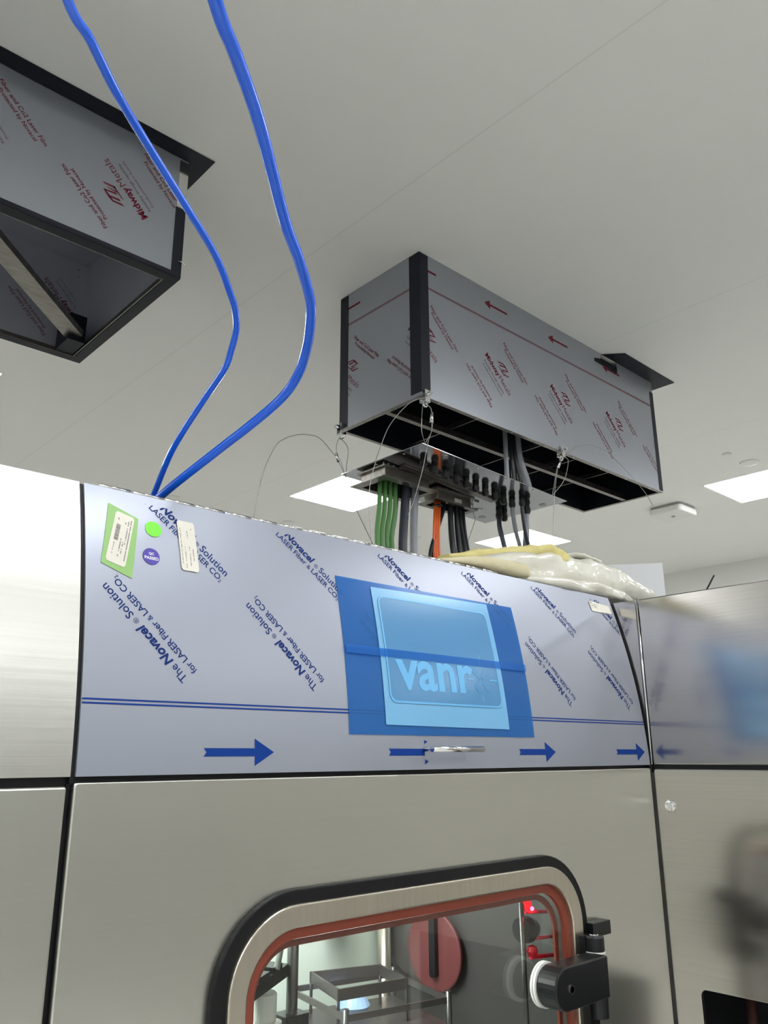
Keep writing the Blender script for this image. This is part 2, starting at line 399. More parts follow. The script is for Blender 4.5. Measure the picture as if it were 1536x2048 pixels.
# printed lettering
H = on_hood(0.0004)
L1 = line_of([('The', 0.008, 0, 1), ('Novacel', 0.035, 0.22, 1.12), ('®', 0, 0, 0.62), ('Solution', 0.012, 0, 1)], 0.24)
L2 = line_of([('for', 0.01, 0, 1), ('LASER', 0.014, 0, 1), ('Fiber', 0.014, 0, 1), ('&', 0, 0, 0.85), ('LASER', 0.014, 0, 1), ('CO', 0.014, 0, 1)], 0.26)
def sub2(vf):
    V, F, wd = vf; vs, fs, w2 = letters('2', 0.01, 0); o = len(V)
    return V+[(wd+0.05+p[0]*0.6, p[1]*0.6-0.12) for p in vs], F+[tuple(o+i for i in q) for q in fs], wd+0.05+w2*0.6
L2 = sub2(L2)
clip = [((0, 0.4625), (0, 1)), ((XR-0.006, 0), (1, 0)), ((XL+0.006, 0), (-1, 0))]
for k in range(6):
    bx = 0.674+0.2697*k
    ink = MB(); set_text(ink, L1, (bx, 0.149), 134.2, 0.204, H, 1.0, clip)
    set_text(ink, L2, (bx+0.0185, 0.164), 134.2, 0.2055, H, 1.0, clip)
    if ink.f: ink.build('printed_lettering', ink_navy, hood)
for k in range(-1, 7):
    ex = 0.7655+0.2705*k; c = math.cos(math.radians(-43.5)); s_ = math.sin(math.radians(-43.5))
    ink = MB(); set_text(ink, L1, (ex-0.2045*c, 0.349-0.2045*s_), -43.5, 0.2045, H, 1.0, clip)
    set_text(ink, L2, (ex-0.0125-0.2055*c, 0.3355-0.2055*s_), -43.5, 0.2055, H, 1.0, clip)
    if ink.f: ink.build('printed_lettering', ink_navy, hood)
# printed double line and arrows
ln = MB()
for s0, s1 in ((0.1125, 0.1150), (0.1065, 0.1090)): lay(ln, [(XL+0.004, s0), (XR-0.003, s0+0.001), (XR-0.003, s1+0.001), (XL+0.004, s1)], 0.0003, 1)
ln.build('printed_lines', ink_blue, hood)
for k, x in enumerate((0.710, 1.118, 1.521, 1.921)):
    a = MB(); s0 = 0.0365
    if k == 1:
        lay(a, [(x, s0-0.0065), (x+0.098, s0-0.0065), (x+0.098, s0+0.0065), (x, s0+0.0065), (x+0.005, s0)], 0.0003, 1)
        lay(a, [(x+0.099, s0+0.016), (x+0.108, s0+0.020), (x+0.099, s0+0.0235)], 0.0003, 1)
        lay(a, [(x+0.099, s0-0.0235), (x+0.108, s0-0.018), (x+0.099, s0-0.014)], 0.0003, 1)
    else:
        lay(a, [(x+0.098, s0-0.0065), (x+0.098, s0-0.022), (x+0.137, s0), (x+0.098, s0+0.022), (x+0.098, s0+0.0065), (x, s0+0.0065), (x+0.005, s0), (x, s0-0.0065)], 0.0003, 1)
    a.build('printed_arrow', ink_blue, hood)
# blue masking film over the logo window
say(lay(MB(), [(1.024, 0.387), (1.587, 0.386), (1.581, 0.069), (1.019, 0.069)], 0.0012, 18).build('masking_film', mask_blue, hood), 'clear blue masking film rectangle')
say(lay(MB(), [(1.0225, 0.240), (1.5835, 0.238), (1.583, 0.2215), (1.0225, 0.2235)], 0.0058, 4).build('film_overlap', mask_band, hood), 'darker folded band of the blue film')
say(lay(MB(), [(1.115, 0.374), (1.489, 0.381), (1.490, 0.085), (1.112, 0.088)], 0.0032, 18).build('logo_sheet', sheet_blue, hood), 'lighter blue sheet around the logo window')
fld = rrect(1.127, 1.475, 0.131, 0.357, 0.018, 6)
lay(MB(), fld, 0.0042, 18).build('logo_window', logo_field, hood)
rim = MB(); A = rrect(1.127, 1.475, 0.131, 0.357, 0.018, 6); B = rrect(1.131, 1.471, 0.135, 0.353, 0.015, 6); n_ = len(A); Q = on_hood(0.0052)
def dense(pts, per=6):
    o = []
    for i in range(len(pts)):
        a, b = pts[i], pts[(i+1) % len(pts)]
        for k in range(per): o.append((a[0]+(b[0]-a[0])*k/per, a[1]+(b[1]-a[1])*k/per))
    return o
A, B = dense(A), dense(B); n_ = len(A)
rim.add([Q(*p) for p in A]+[Q(*p) for p in B], [(i, (i+1) % n_, n_+(i+1) % n_, n_+i) for i in range(n_)])
rim.build('window_outline', logo_light, hood)
lg = MB(); V, F, wd = letters('vanr', 0.025, 0); k_ = 0.236/wd
lg.map2d([(1.151+p[0]*k_, 0.162+p[1]*k_*0.95) for p in V], F, on_hood(0.0054))
lg.build('logo_lettering', logo_light, hood)
for a, b, c, d in ((1.366, 1.388, 0.190, 0.193), (1.441, 1.467, 0.191, 0.194), (1.4155, 1.4175, 0.226, 0.249), (1.4095, 1.4115, 0.142, 0.165)):
    lay(MB(), [(a, c), (b, c), (b, d), (a, d)], 0.005, 1).build('logo_dash', logo_light, hood)
st = MB()
for an in (45, 135, 225, 315):
    ca, sa = math.cos(math.radians(an)), math.sin(math.radians(an)); P = lambda rr, oo: (1.414+rr*ca-oo*sa, 0.192+rr*sa+oo*ca)
    lay(st, [P(0.004, -0.006), P(0.032, -0.009), P(0.032, 0.009), P(0.004, 0.006)], 0.0048, 2)
st.build('logo_star', mat('muted blue star', (70, 132, 180), 0.3), hood)
# stickers
def on_local(o, ax):
    return lambda a, b: (o[0]+a*ax[0]-b*ax[1], o[1]+a*ax[1]+b*ax[0])
gt = MB(); lay(gt, [(0.544, 0.449), (0.597, 0.428), (0.581, 0.313), (0.528, 0.334)], 0.0006, 6)
say(gt.build('green_tape', green_tape, hood), 'green tape under a barcode label')
def label_sticker(corners, name, lab, bars, rows, ink2):
    c0, c1, c2, c3 = [Vector(p) for p in corners]   # tl, tr, br, bl
    T = lambda a, b: tuple((c0*(1-a)+c1*a)*(1-b)+(c3*(1-a)+c2*a)*b)
    mb = MB(); rc = [T(a, b) for a, b in ((0.08, 0), (0.92, 0), (1, 0.04), (1, 0.96), (0.92, 1), (0.08, 1), (0, 0.96), (0, 0.04))]
    lay(mb, rc, 0.0014, 8); mb.mi = 1
    for a0, a1, b0, b1 in bars+rows: lay(mb, [T(a0, b0), T(a1, b0), T(a1, b1), T(a0, b1)], 0.0020, 2, 0.0003)
    return say(mb.build(name, [paper, ink2], hood), lab)
rnd = random.Random(3)
bars = []; b = 0.25
while b < 0.56: wdt = rnd.choice((0.006, 0.012, 0.018)); bars.append((0.17, 0.38, b, b+wdt)); b += wdt+rnd.choice((0.008, 0.013))
rows = [(a, a+0.05, b0, b0+0.012) for a, lo, hi in ((0.2, 0.12, 0.17), (0.2, 0.6, 0.85), (0.5, 0.5, 0.88), (0.58, 0.12, 0.2), (0.62, 0.55, 0.82), (0.72, 0.1, 0.6), (0.85, 0.08, 0.9)) for b0 in [lo+0.02*i for i in range(int((hi-lo)/0.02))] if rnd.random() < 0.75]
label_sticker([(0.5565, 0.436), (0.5895, 0.427), (0.5685, 0.330), (0.5345, 0.340)], 'barcode_label', 'cream barcode label on green tape', bars, rows, ink_grey)
rows = [(a, a+0.035, b0, b0+0.01) for a, lo, hi in ((0.1, 0.15, 0.9), (0.3, 0.5, 0.95), (0.5, 0.2, 0.35), (0.55, 0.5, 0.92), (0.75, 0.12, 0.18), (0.75, 0.55, 0.8)) for b0 in [lo+0.016*i for i in range(int((hi-lo)/0.016))] if rnd.random() < 0.7]
label_sticker([(0.6700, 0.442), (0.7045, 0.4415), (0.7075, 0.343), (0.6735, 0.3435)], 'paper_label', 'cream upright label with small print', [], rows, ink_grey)
rows = [(a, a+0.03, b0, b0+0.05) for b0 in (0.2, 0.38, 0.56) for a in [0.06+0.036*i for i in range(10)] if rnd.random() < 0.7]
label_sticker([(1.962, 0.455), (2.060, 0.449), (2.064, 0.4245), (1.962, 0.4225)], 'paper_label', 'small white label at the upper right of the hood', [(0.05, 0.12, 0.08, 0.16)], rows, ink_grey)
say(lay(MB(), [(0.624+0.0155*math.cos(2*PI*i/28), 0.4137+0.0150*math.sin(2*PI*i/28)) for i in range(28)], 0.0006, 6).build('round_sticker', green_dot, hood), 'bright green round sticker')
qc = MB(); lay(qc, [(0.617+0.0155*math.cos(2*PI*i/28), 0.3595+0.0155*math.sin(2*PI*i/28)) for i in range(28)], 0.0006, 6); qc.mi = 1
set_text(qc, letters('QC', 0.02, 0), (0.6125, 0.3645), 0, 0.0095, on_hood(0.0016)); set_text(qc, letters('PASSED', 0.02, 0), (0.6045, 0.3565), -2, 0.0255, on_hood(0.0016))
say(qc.build('round_sticker', [violet, ink_white], hood), 'violet round sticker reading QC PASSED')
# handle
hb = MB(); hz = 0.012
hb.tube([(1.196, 1.160, hz), (1.349, 1.160, hz)], 0.0058, 16, False)
for x in (1.215, 1.330): hb.tube([(x, 1.161, hz), (x, hood_y(hz)+0.004, hz)], 0.0048, 14, False)
say(hb.build('handle', steel_shiny, hood), 'polished bar handle')
# piano hinge along the upper left edge, dark sealing strips
hg = MB(); x = XL+0.03; k = 0
while x < 1.55:
    wdt = 0.062; hg.tube([(x, hood_y(HTOP)+0.006, HTOP+0.003), (x+wdt-0.004, hood_y(HTOP)+0.006, HTOP+0.003)], 0.0042, 8, False); x += wdt; k += 1
hg.build('hinge', steel_shiny, hood)
sl = MB()
for xx0, xx1 in ((XL-0.0045, XL+0.002), (XR-0.001, XR+0.0055)):
    q = hood_shell(xx0, xx1, -0.036, HTOP-0.002, 0.02); q.v = [(a, b+0.004, c) for a, b, c in q.v]; sl.add(q.v, q.f)
sl.box(XL-0.005, XR+0.004, 1.212, 1.225, -0.045, -0.018)
sl.box(XL-0.0075, XL+0.004, 1.214, 1.226, FL+0.02, -0.02); sl.box(XR-0.004, XR+0.006, 1.210, 1.226, FL+0.02, -0.02)
say(sl.build('seal_strip', black_rubber, mach), 'black sealing strips in the panel joints')
# lower front panel with the door opening
DZ1, DZ0 = -0.213, -1.12
lp = MB().ring(rrect(XL+0.002, XR-0.003, FL+0.03, -0.0350, 0.004), rrect(0.790, 1.665, DZ0+0.05, -0.262, 0.11), 1, 1.2, 1.212)
lp.build('front_panel', steel_front, mach, bevel=0.0035)
# roof and body
bd = MB(); bd.box(XL, XR+0.004, 1.312, 2.75, 0.385, 0.400); bd.box(XL, XR+0.004, 2.74, 2.75, FL+0.02, 0.385)
bd.build('roof_panel', steel_dark, mach)
# chamber (inside): white left and rear, dark right, light strip at the top front
ch = MB(); ch.box(0.60, 1.84, 2.0, 2.012, -1.15, -0.07); ch.box(0.60, 1.84, 1.215, 2.0, -1.16, -1.15); ch.box(0.60, 1.84, 1.23, 2.0, -0.07, -0.06)
ch.build('chamber_wall', chamber_white, mach)
for a, b in ((1.83, 'right'), (0.60, 'left')): say(MB().box(a, a+0.012, 1.215, 2.0, -1.15, -0.07).build('chamber_side', chamber_dark, mach), 'dark side wall of the chamber, on the '+b)
MB().box(0.70, 1.60, 1.65, 1.78, -0.080, -0.0705).build('chamber_light', lamp_chamber, mach)
# door: steel frame, gasket, orange seal, glass, hinge
df = MB().ring(rrect(0.765, 1.694, DZ0+0.02, -0.235, 0.128, 14), rrect(0.799, 1.657, DZ0+0.056, -0.271, 0.096, 14), 1, 1.181, 1.199)
door = say(df.build('window_door', steel_frame, mach, bevel=0.003), 'steel framed window door with large rounded corners')
MB().ring(rrect(0.738, 1.721, DZ0, DZ1, 0.155, 14), rrect(0.772, 1.687, DZ0+0.03, -0.243, 0.125, 14), 1, 1.188, 1.2).build('gasket', black_rubber, door, bevel=0.003)
MB().ring(rrect(0.799, 1.657, DZ0+0.056, -0.271, 0.096, 14), rrect(0.818, 1.640, DZ0+0.072, -0.289, 0.082, 14), 1, 1.194, 1.203).build('orange_seal', orange_seal, door)
MB().ring(rrect(0.822, 1.634, DZ0+0.076, -0.293, 0.080, 14), rrect(0.830, 1.622, DZ0+0.086, -0.303, 0.074, 14), 1, 1.2085, 1.2145).build('inner_seal', orange_seal, door)
MB().prism(rrect(0.800, 1.656, DZ0+0.058, -0.273, 0.095, 14), 1, 1.2035, 1.2080).build('glass_pane', glass, door)
# hinge arm, boss, washers, pivot
am = MB(); zc, hr = -0.457, 0.0405; axx = 1.530; yf, yb = 1.115, 1.165
outl = [(axx+hr*math.cos(math.radians(a)), zc+hr*math.sin(math.radians(a))) for a in range(90, 271, 12)]+[(1.681, zc-hr), (1.681, zc+hr)]
am.prism(outl, 1, yf, yb)
say(am.build('hinge_arm', black_anod, door, bevel=0.004), 'black hinge arm')
for o_, k_ in ((0.0, 0.0435), (0.007, 0.0435)):
    MB().lathe([(k_, 0), (k_, 0.0045)], (axx, 1.1665+o_, zc), (0, 1, 0), 40).build('hinge_washer', white_plastic, door)
MB().lathe([(0.040, 0), (0.040, 0.0022)], (axx, 1.1712, zc), (0, 1, 0), 40).build('hinge_spacer', mat('grey spacer', (120, 128, 126), 0.4), door)
MB().lathe([(0.036, 0), (0.036, 0.006)], (axx, 1.1781, zc), (0, 1, 0), 40).build('hinge_foot', black_anod, door)
sc = MB(); sc.lathe([(0.0092, 0.0), (0.0092, -0.002), (0.0060, -0.002), (0.0055, 0.002)], (1.543, yf, zc-0.002), (0, 1, 0), 20); sc.build('hinge_screw', steel_shiny, door)
pv = MB(); px, py = 1.700, 1.157
pv.lathe([(0.016, -0.424), (0.0215, -0.420), (0.0215, -0.400), (0.0215, -0.388), (0.018, -0.384), (0.012, -0.3835)], (px-0.004, py, 0), (0, 0, 1), 28)
pv.box(px-0.026, px+0.004, 1.166, 1.1995, -0.424, -0.386)
pv.build('hinge_knuckle', black_anod, door)
MB().lathe([(0.010, 0), (0.009, 0.0015)], (px-0.004, py, -0.3835), (0, 0, 1), 24).build('hinge_pin', steel_shiny, door)
for z in (-0.4195, -0.501): MB().lathe([(0.0225, 0), (0.0225, 0.004)], (px-0.004, py, z), (0, 0, 1), 28).build('pivot_washer', white_plastic, door)
pl = MB(); pl.lathe([(0.0205, -0.545), (0.0215, -0.503)], (px-0.004, py, 0), (0, 0, 1), 28); pl.box(px-0.03, px+0.004, 1.162, 1.1995, -0.56, -0.503)
pl.build('hinge_knuckle', black_anod, door)
bk = MB(); bk.box(1.716, 1.786, 1.170, 1.1995, -0.395, -0.366); bk.build('hinge_bracket', black_anod, mach, bevel=0.002)

# ------------------------------------------------------------------ left cabinet
left = thing('steel_cabinet', 'bare brushed stainless cabinet at the left edge of the photo', 'cabinet', (-0.35, 1.9, FL))
say(hood_shell(-1.25, XL-0.005).build('hood_panel', steel_hood, left), 'bright bare steel hood')
MB().prism(rrect(-1.25, XL-0.0085, FL+0.03, -0.040, 0.004), 1, 1.2, 1.212).build('front_panel', steel_front, left, bevel=0.0035)
q = MB(); q.box(-1.25, XL-0.008, 1.212, 1.226, -0.046, -0.018); q.build('seal_strip', black_rubber, left)
q = MB(); q.box(-1.25, XL-0.006, 1.312, 2.75, 0.385, 0.400); q.box(-1.25, XL-0.006, 2.74, 2.75, FL+0.02, 0.385); q.build('roof_panel', steel_dark, left)

# ------------------------------------------------------------------ right side cabinet (comes forward at right angles)
WX = 2.087; WT = 0.424
wing = thing('side_cabinet', 'stainless side cabinet standing forward at right angles on the right', 'cabinet', (2.7, 0.5, FL))
q = MB(); q.prism(rrect(-0.9, 1.196, -0.0265, WT, 0.004), 0, WX, WX+0.012); q.build('upper_panel', steel_side, wing, bevel=0.003)
q = MB(); q.ring(rrect(-0.9, 1.196, FL+0.03, -0.037, 0.004), rrect(0.25, 1.126, -1.35, -0.553, 0.014), 0, WX, WX+0.012); q.build('lower_panel', steel_side, wing, bevel=0.003)
q = MB(); q.tube([(WX+0.001, 1.2005, -0.026), (WX+0.001, 1.2005, WT+0.003)], 0.0036, 10, False); q.build('edge_rod', steel_shiny, wing)
q = MB(); q.box(WX+0.001, WX+0.012, 1.206, 2.75, -0.03, WT); q.build('return_panel', steel_side, wing)
q = MB(); q.box(WX+0.004, WX+0.02, -0.9, 1.205, -0.047, -0.016); q.build('seal_strip', black_rubber, wing)
q = MB(); q.box(WX+0.013, 3.3, -0.9, 2.75, WT-0.02, WT-0.004); q.box(3.29, 3.3, -0.9, 2.75, FL+0.02, WT-0.02); q.build('roof_panel', steel_dark, wing)
q = MB(); q.box(WX+0.25, WX+0.26, 0.2, 1.18, -1.4, -0.5); q.box(WX+0.013, WX+0.25, 1.14, 1.15, -1.4, -0.5); q.box(WX+0.013, WX+0.25, 0.22, 1.14, -0.535, -0.525); q.build('recess', black_anod, wing)
q = MB(); q.tube([(WX+0.12, 1.06, -0.53), (WX+0.12, 1.06, -1.3)], 0.012, 10, False); q.build('recess_post', mat('brown post', (70, 44, 38), 0.4), wing)
q = MB(); q.lathe([(0.0155, 0.0), (0.0155, -0.004), (0.0125, -0.008), (0.0095, -0.009), (0.0095, -0.005), (0.005, -0.005)], (WX, 1.158, -0.130), (1, 0, 0), 28)
q.add(*(lambda m: (m.v, m.f))(MB().box(WX-0.008, WX-0.0045, 1.1565, 1.1595, -0.138, -0.122))); say(q.build('latch', steel_shiny, wing), 'round steel quarter-turn latch')

# ------------------------------------------------------------------ film print for the ceiling boxes
INKS = [ink_red, mat('mid red ink', (116, 58, 70), 0.6, Specular_IOR_Level=0.2), ink_pale]; FADED = [mat('faded red ink', (120, 66, 80), 0.5)]*2+[mat('faded pale ink', (140, 130, 138), 0.5)]
FIB = line_of([('Fiber and Co2 Laser Film', 0.012, 0, 1)]); PRO = line_of([('Protected by Novacel', 0.012, 0, 1)])
MW = line_of([('Midway', 0.03, 0, 1)]); ME = line_of([('Metals', 0.0, 0, 1)])
SU1 = line_of([('Reliability through capability', 0.016, 0, 1)]); SU2 = line_of([('Proudly processed in Australia', 0.016, 0, 1)])
DARK_MARK = [[(0.1178, 0.0641), (0.1134, 0.0597), (0.0724, 0.0589), (0.0762, 0.0631), (0.0904, 0.066)], [(0.1178, 0.0641), (0.0951, 0.0365), (0.0862, 0.0351), (0.1086, 0.0594)], [(0.0977, 0.0627), (0.0752, 0.0384), (0.067, 0.0394), (0.0902, 0.0617)], [(0.0821, 0.0626), (0.0616, 0.041), (0.0508, 0.0381), (0.0762, 0.0631)]]
PALE_MARK = [[(0.111, 0.026), (0.0678, 0.0272), (0.0725, 0.0302), (0.1115, 0.0315)], [(0.1357, 0.0511), (0.111, 0.026), (0.1019, 0.0277), (0.1269, 0.0497)], [(0.1189, 0.0506), (0.096, 0.0282), (0.0865, 0.0287), (0.1132, 0.048)]]
def film_print(inks, parent, x0, x1, z0, z1, fn, flip=None):
    """repeat of the laser film print inside a rectangle of sheet coordinates, each block a part of the panel"""
    if flip: T = lambda p: (flip[0]-p[0], flip[1]-p[1]); R = 180
    else: T = lambda p: p; R = 0
    clip = [((x0, 0), (-1, 0)), ((x1, 0), (1, 0)), ((0, z0), (0, -1)), ((0, z1), (0, 1))]
    c = math.sqrt(0.5)
    def put(mb, mi, vf, st, ang, ln):
        mb.mi = mi; st = T(st); ang += R
        e = (st[0]+ln*math.cos(math.radians(ang)), st[1]+ln*math.sin(math.radians(ang)))
        if max(st[0], e[0]) < x0-0.03 or min(st[0], e[0]) > x1+0.03 or max(st[1], e[1]) < z0 or min(st[1], e[1]) > z1: return
        set_text(mb, vf, st, ang, ln, fn, 1.0, clip)
    def poly(mb, mi, pts):
        mb.mi = mi; bm = bmesh.new(); bm.faces.new([bm.verts.new((*T(p), 0)) for p in pts])
        for co, no in clip: bmesh.ops.bisect_plane(bm, geom=bm.verts[:]+bm.edges[:]+bm.faces[:], plane_co=(co[0], co[1], 0), plane_no=(no[0], no[1], 0), clear_outer=True)
        bm.verts.index_update(); mb.map2d([(p.co.x, p.co.y) for p in bm.verts], [tuple(p.index for p in q.verts) for q in bm.faces], fn); bm.free()
    def out(mb, name):
        if mb.f: mb.build(name, inks, parent)
    lo = T((x0, 0))[0]; hi = T((x1, 0))[0]; lo, hi = min(lo, hi), max(lo, hi); lines = MB()
    for k in range(int((lo-1.863)/0.4065)-2, int((hi-1.863)/0.4065)+2):
        x = 1.863+0.4065*k
        for dz in (0, 0.60):
            q = MB(); put(q, 0, FIB, (x, 1.537+dz), -44.5, 0.190); put(q, 0, PRO, (x+0.003, 1.510+dz), -44.5, 0.150); out(q, 'printed_lettering')
            q = MB(); put(q, 0, FIB, (x+0.315, 1.239+dz), 135.5, 0.188); put(q, 0, PRO, (x+0.314, 1.267+dz), 135.5, 0.148); out(q, 'printed_lettering')
            q = MB(); put(q, 0, MW, (x+0.297, 1.453+dz), -44, 0.098); put(q, 1, ME, (x+0.297+0.104*c, 1.453-0.101*c+dz), -44, 0.083)
            put(q, 2, SU1, (x+0.285, 1.423+dz), -45, 0.150); put(q, 2, SU2, (x+0.277, 1.405+dz), -45, 0.145)
            # the mark: slanted strokes leaning across the reading direction
            e0 = (x+0.297, 1.453+dz); E = lambda a, b: (e0[0]+a*0.7193+b*0.6947, e0[1]-a*0.6947+b*0.7193)
            for mi, sets in ((0, DARK_MARK), (1, PALE_MARK)):
                for pts in sets: poly(q, mi, [E(*p) for p in pts])
            out(q, 'printed_logo')
        q = MB(); poly(q, 0, [(x+0.437, 1.6705), (x+0.437, 1.6795), (x+0.333, 1.6795), (x+0.333, 1.694), (x+0.300, 1.675), (x+0.333, 1.656), (x+0.333, 1.6705)]); out(q, 'printed_arrow')
        poly(lines, 0, [(x, 1.6045), (x+0.4065, 1.6045), (x+0.4065, 1.6075), (x, 1.6075)])
        poly(lines, 1, [(x, 1.5995), (x+0.4065, 1.5995), (x+0.4065, 1.6020), (x, 1.6020)])
    out(lines, 'printed_line')

# ------------------------------------------------------------------ right ceiling box
BX0, BX1, BY0, BY1, BZ0, BZ1 = 1.808, 3.405, 1.769, 2.205, 1.175, CZ-0.001
boxr = thing('ceiling_box', 'open-bottomed steel ceiling box with arrow film and black corner tape on the right', 'ceiling box', ((BX0+BX1)/2, (BY0+BY1)/2, BZ1))
cut = [(2.905, BZ1), (2.905, 1.695), (3.100, 1.679), (3.100, BZ1)]
fp = MB().prism([(BX0, BZ0), (BX1, BZ0), (BX1, BZ1)]+[(3.100, BZ1), (3.100, 1.679), (2.912, 1.683), (2.912, 1.70), (2.965, 1.712), (2.975, BZ1)]+[(BX0, BZ1)], 1, BY0, BY0+0.003).build('front_panel', film_box, boxr)
film_print(INKS, fp, BX0+0.044, BX1-0.03, BZ0+0.01, BZ1-0.005, lambda a, b: (a, BY0-0.0006, b))
sp = MB().box(BX0, BX0+0.003, BY0+0.003, BY1, BZ0, BZ1).build('side_panel', film_box, boxr)
film_print(INKS, sp, BX0-(BY1-0.045-BY0), BX0-0.05, BZ0+0.01, BZ1-0.005, lambda a, b: (BX0-0.0006, BY0+(BX0-a), b))
q = MB(); q.box(BX1-0.003, BX1, BY0, BY1, BZ0, BZ1); q.box(BX0, BX1, BY1-0.003, BY1, BZ0, BZ1); q.build('rear_panel', film_box, boxr)
q = MB(); q.box(BX0-0.0012, BX0+0.043, BY0-0.0015, BY0-0.0002, BZ0+0.012, BZ1-0.004); q.box(BX0-0.0015, BX0-0.0002, BY0-0.0015, BY0+0.051, BZ0+0.012, BZ1-0.004); q.build('corner_tape', navy, boxr)
q = MB(); q.box(BX0-0.0015, BX0-0.0002, BY1-0.045, BY1+0.001, BZ0+0.004, BZ1-0.004); q.build('corner_tape', navy, boxr)
q = MB(); q.box(BX1-0.028, BX1+0.0015, BY0-0.0015, BY0-0.0002, BZ0+0.004, BZ1-0.06); q.box(BX1+0.0002, BX1+0.0015, BY0-0.0015, BY0+0.03, BZ0+0.004, BZ1-0.06); q.build('corner_tape', navy, boxr)
inn = MB(); e = 0.004
inn.box(BX0+e, BX1-e, BY0+e, BY0+e+0.001, BZ0+0.002, BZ1-0.02); inn.box(BX0+e, BX1-e, BY1-e-0.001, BY1-e, BZ0+0.002, BZ1-0.02)
inn.box(BX0+e, BX0+e+0.001, BY0+e, BY1-e, BZ0+0.002, BZ1-0.02); inn.box(BX1-e-0.001, BX1-e, BY0+e, BY1-e, BZ0+0.002, BZ1-0.02); inn.box(BX0+e, BX1-e, BY0+e, BY1-e, BZ1-0.022, BZ1-0.02)
say(inn.build('lining', navy, boxr), 'dark navy lining')
q = MB()
q.box(BX0, BX1, BY0-0.0005, BY0+0.016, BZ0-0.003, BZ0-0.0005); q.box(BX0, BX1, BY1-0.016, BY1, BZ0-0.003, BZ0-0.0005)
q.box(BX0-0.0005, BX0+0.016, BY0, BY1, BZ0-0.0032, BZ0-0.0006); q.box(BX1-0.016, BX1+0.0005, BY0, BY1, BZ0-0.0032, BZ0-0.0006)
q.build('bottom_rim', steel_worn, boxr)
q = MB(); q.box(BX0+0.016, BX1-0.016, 1.952, 1.974, BZ0, BZ0+0.003); q.box(BX0+0.016, BX1-0.016, 1.963, 1.966, BZ0+0.003, BZ0+0.03); q.build('middle_rail', steel_worn, boxr)
for x in (2.16, 2.56, 2.80, 3.05): MB().box(x, x+0.006, BY0+0.01, BY1-0.01, BZ0+0.03, BZ0+0.05).build('cross_brace', steel_dark, boxr)
q = MB(); q.prism([(2.975, 1.774), (3.048, 1.692), (3.493, 1.694), (3.487, 2.10), (3.408, 2.10), (3.408, 1.768), (2.985, 1.768)], 2, CZ-0.004, CZ-0.0015)
say(q.build('flange_plate', navy, boxr), 'dark flange turned out at the right end')
for x in [1.9+0.2*i for i in range(8)]: MB().lathe([(0.004, 0), (0.003, -0.002)], (x, BY0+0.008, BZ0-0.003), n=10).build('rim_screw', steel_shiny, boxr)

# ------------------------------------------------------------------ left ceiling box
LX0, LX1, LY0, LY1, LZ0, LZ1 = -0.65, 0.966, 1.92, 2.63, 1.334, CZ-0.003
boxl = thing('ceiling_box', 'large steel ceiling box with red print and black flange at the upper left', 'ceiling box', ((LX0+LX1)/2, (LY0+LY1)/2, LZ1))
fp = MB().box(LX0, LX1, LY0, LY0+0.003, LZ0, LZ1).build('front_panel', film_box, boxl)
film_print(INKS, fp, LX0+0.03, 0.936, LZ0+0.02, LZ1-0.02, lambda a, b: (a, LY0-0.0006, b), (3.005, 2.929))
rp = MB().box(LX0, LX1, LY1-0.003, LY1, LZ0, LZ1).build('rear_panel', film_dark, boxl)
film_print(FADED, rp, LX0+0.03, 0.93, LZ0+0.03, LZ1-0.02, lambda a, b: (a, LY1-0.0036, b), (3.105, 2.929))
for a in (LX1-0.003, LX0): MB().box(a, a+0.003, LY0+0.003, LY1-0.003, LZ0, LZ1).build('end_panel', film_dark, boxl)
q = MB(); q.box(LX0+0.004, LX1-0.004, LY0+0.0035, LY0+0.0045, LZ0+0.02, LZ1-0.02); q.box(LX0+0.004, LX1-0.004, LY0+0.0045, LY1-0.004, LZ1-0.02, LZ1-0.018); q.build('lining', film_dark, boxl)
q = MB(); q.box(0.936, LX1+0.0015, LY0-0.0015, LY0-0.0002, LZ0, 1.565); q.box(LX1+0.0002, LX1+0.0015, LY0-0.0015, LY0+0.05, LZ0, 1.565)
q.build('corner_tape', navy, boxl)
q = MB(); q.box(0.938, LX1+0.0012, LY0-0.0012, LY0-0.0002, 1.567, LZ1-0.006); say(q.build('corner_strip', steel_shiny, boxl), 'bare shiny steel corner above the tape')
q = MB(); q.box(LX0, LX1, LY0-0.0016, LY0-0.0003, LZ0-0.002, LZ0+0.014)
q.box(LX0, LX1, LY0-0.0016, LY0+0.033, LZ0-0.004, LZ0-0.0005); q.box(LX0, LX1, LY1-0.030, LY1, LZ0-0.004, LZ0-0.0005); q.box(LX1-0.033, LX1+0.0010, LY0, LY1, LZ0-0.0042, LZ0-0.0007); q.box(LX0, LX0+0.03, LY0, LY1, LZ0-0.0042, LZ0-0.0007)
say(q.build('bottom_rim', navy, boxl), 'navy black taped bottom rim')
q = MB(); q.box(LX0, 0.930, LY0+0.034, LY0+0.037, LZ0-0.003, LZ0+0.012); q.box(0.928, 0.931, LY0+0.034, LY1-0.03, LZ0-0.003, LZ0+0.012); q.box(LX0, 0.930, LY1-0.034, LY1-0.031, LZ0-0.003, LZ0+0.012); q.build('rim_edge', steel_worn, boxl)
q = MB(); q.strap((0.33, 1.955, LZ0+0.030), (0.89, 2.50, LZ0+0.030), 0.062, 0.022); say(q.build('diagonal_brace', steel_worn, boxl), 'bare steel diagonal brace')
q = MB(); q.box(0.868, 0.925, 2.49, 2.60, LZ0+0.002, LZ0+0.10); q.build('corner_post', navy, boxl)
q = MB(); q.prism([(LX0-0.05, 1.864), (1.024, 1.864), (1.030, 2.68), (0.968, 2.68), (0.968, LY0-0.002), (LX0-0.05, LY0-0.002)], 2, CZ-0.004, CZ-0.0015)
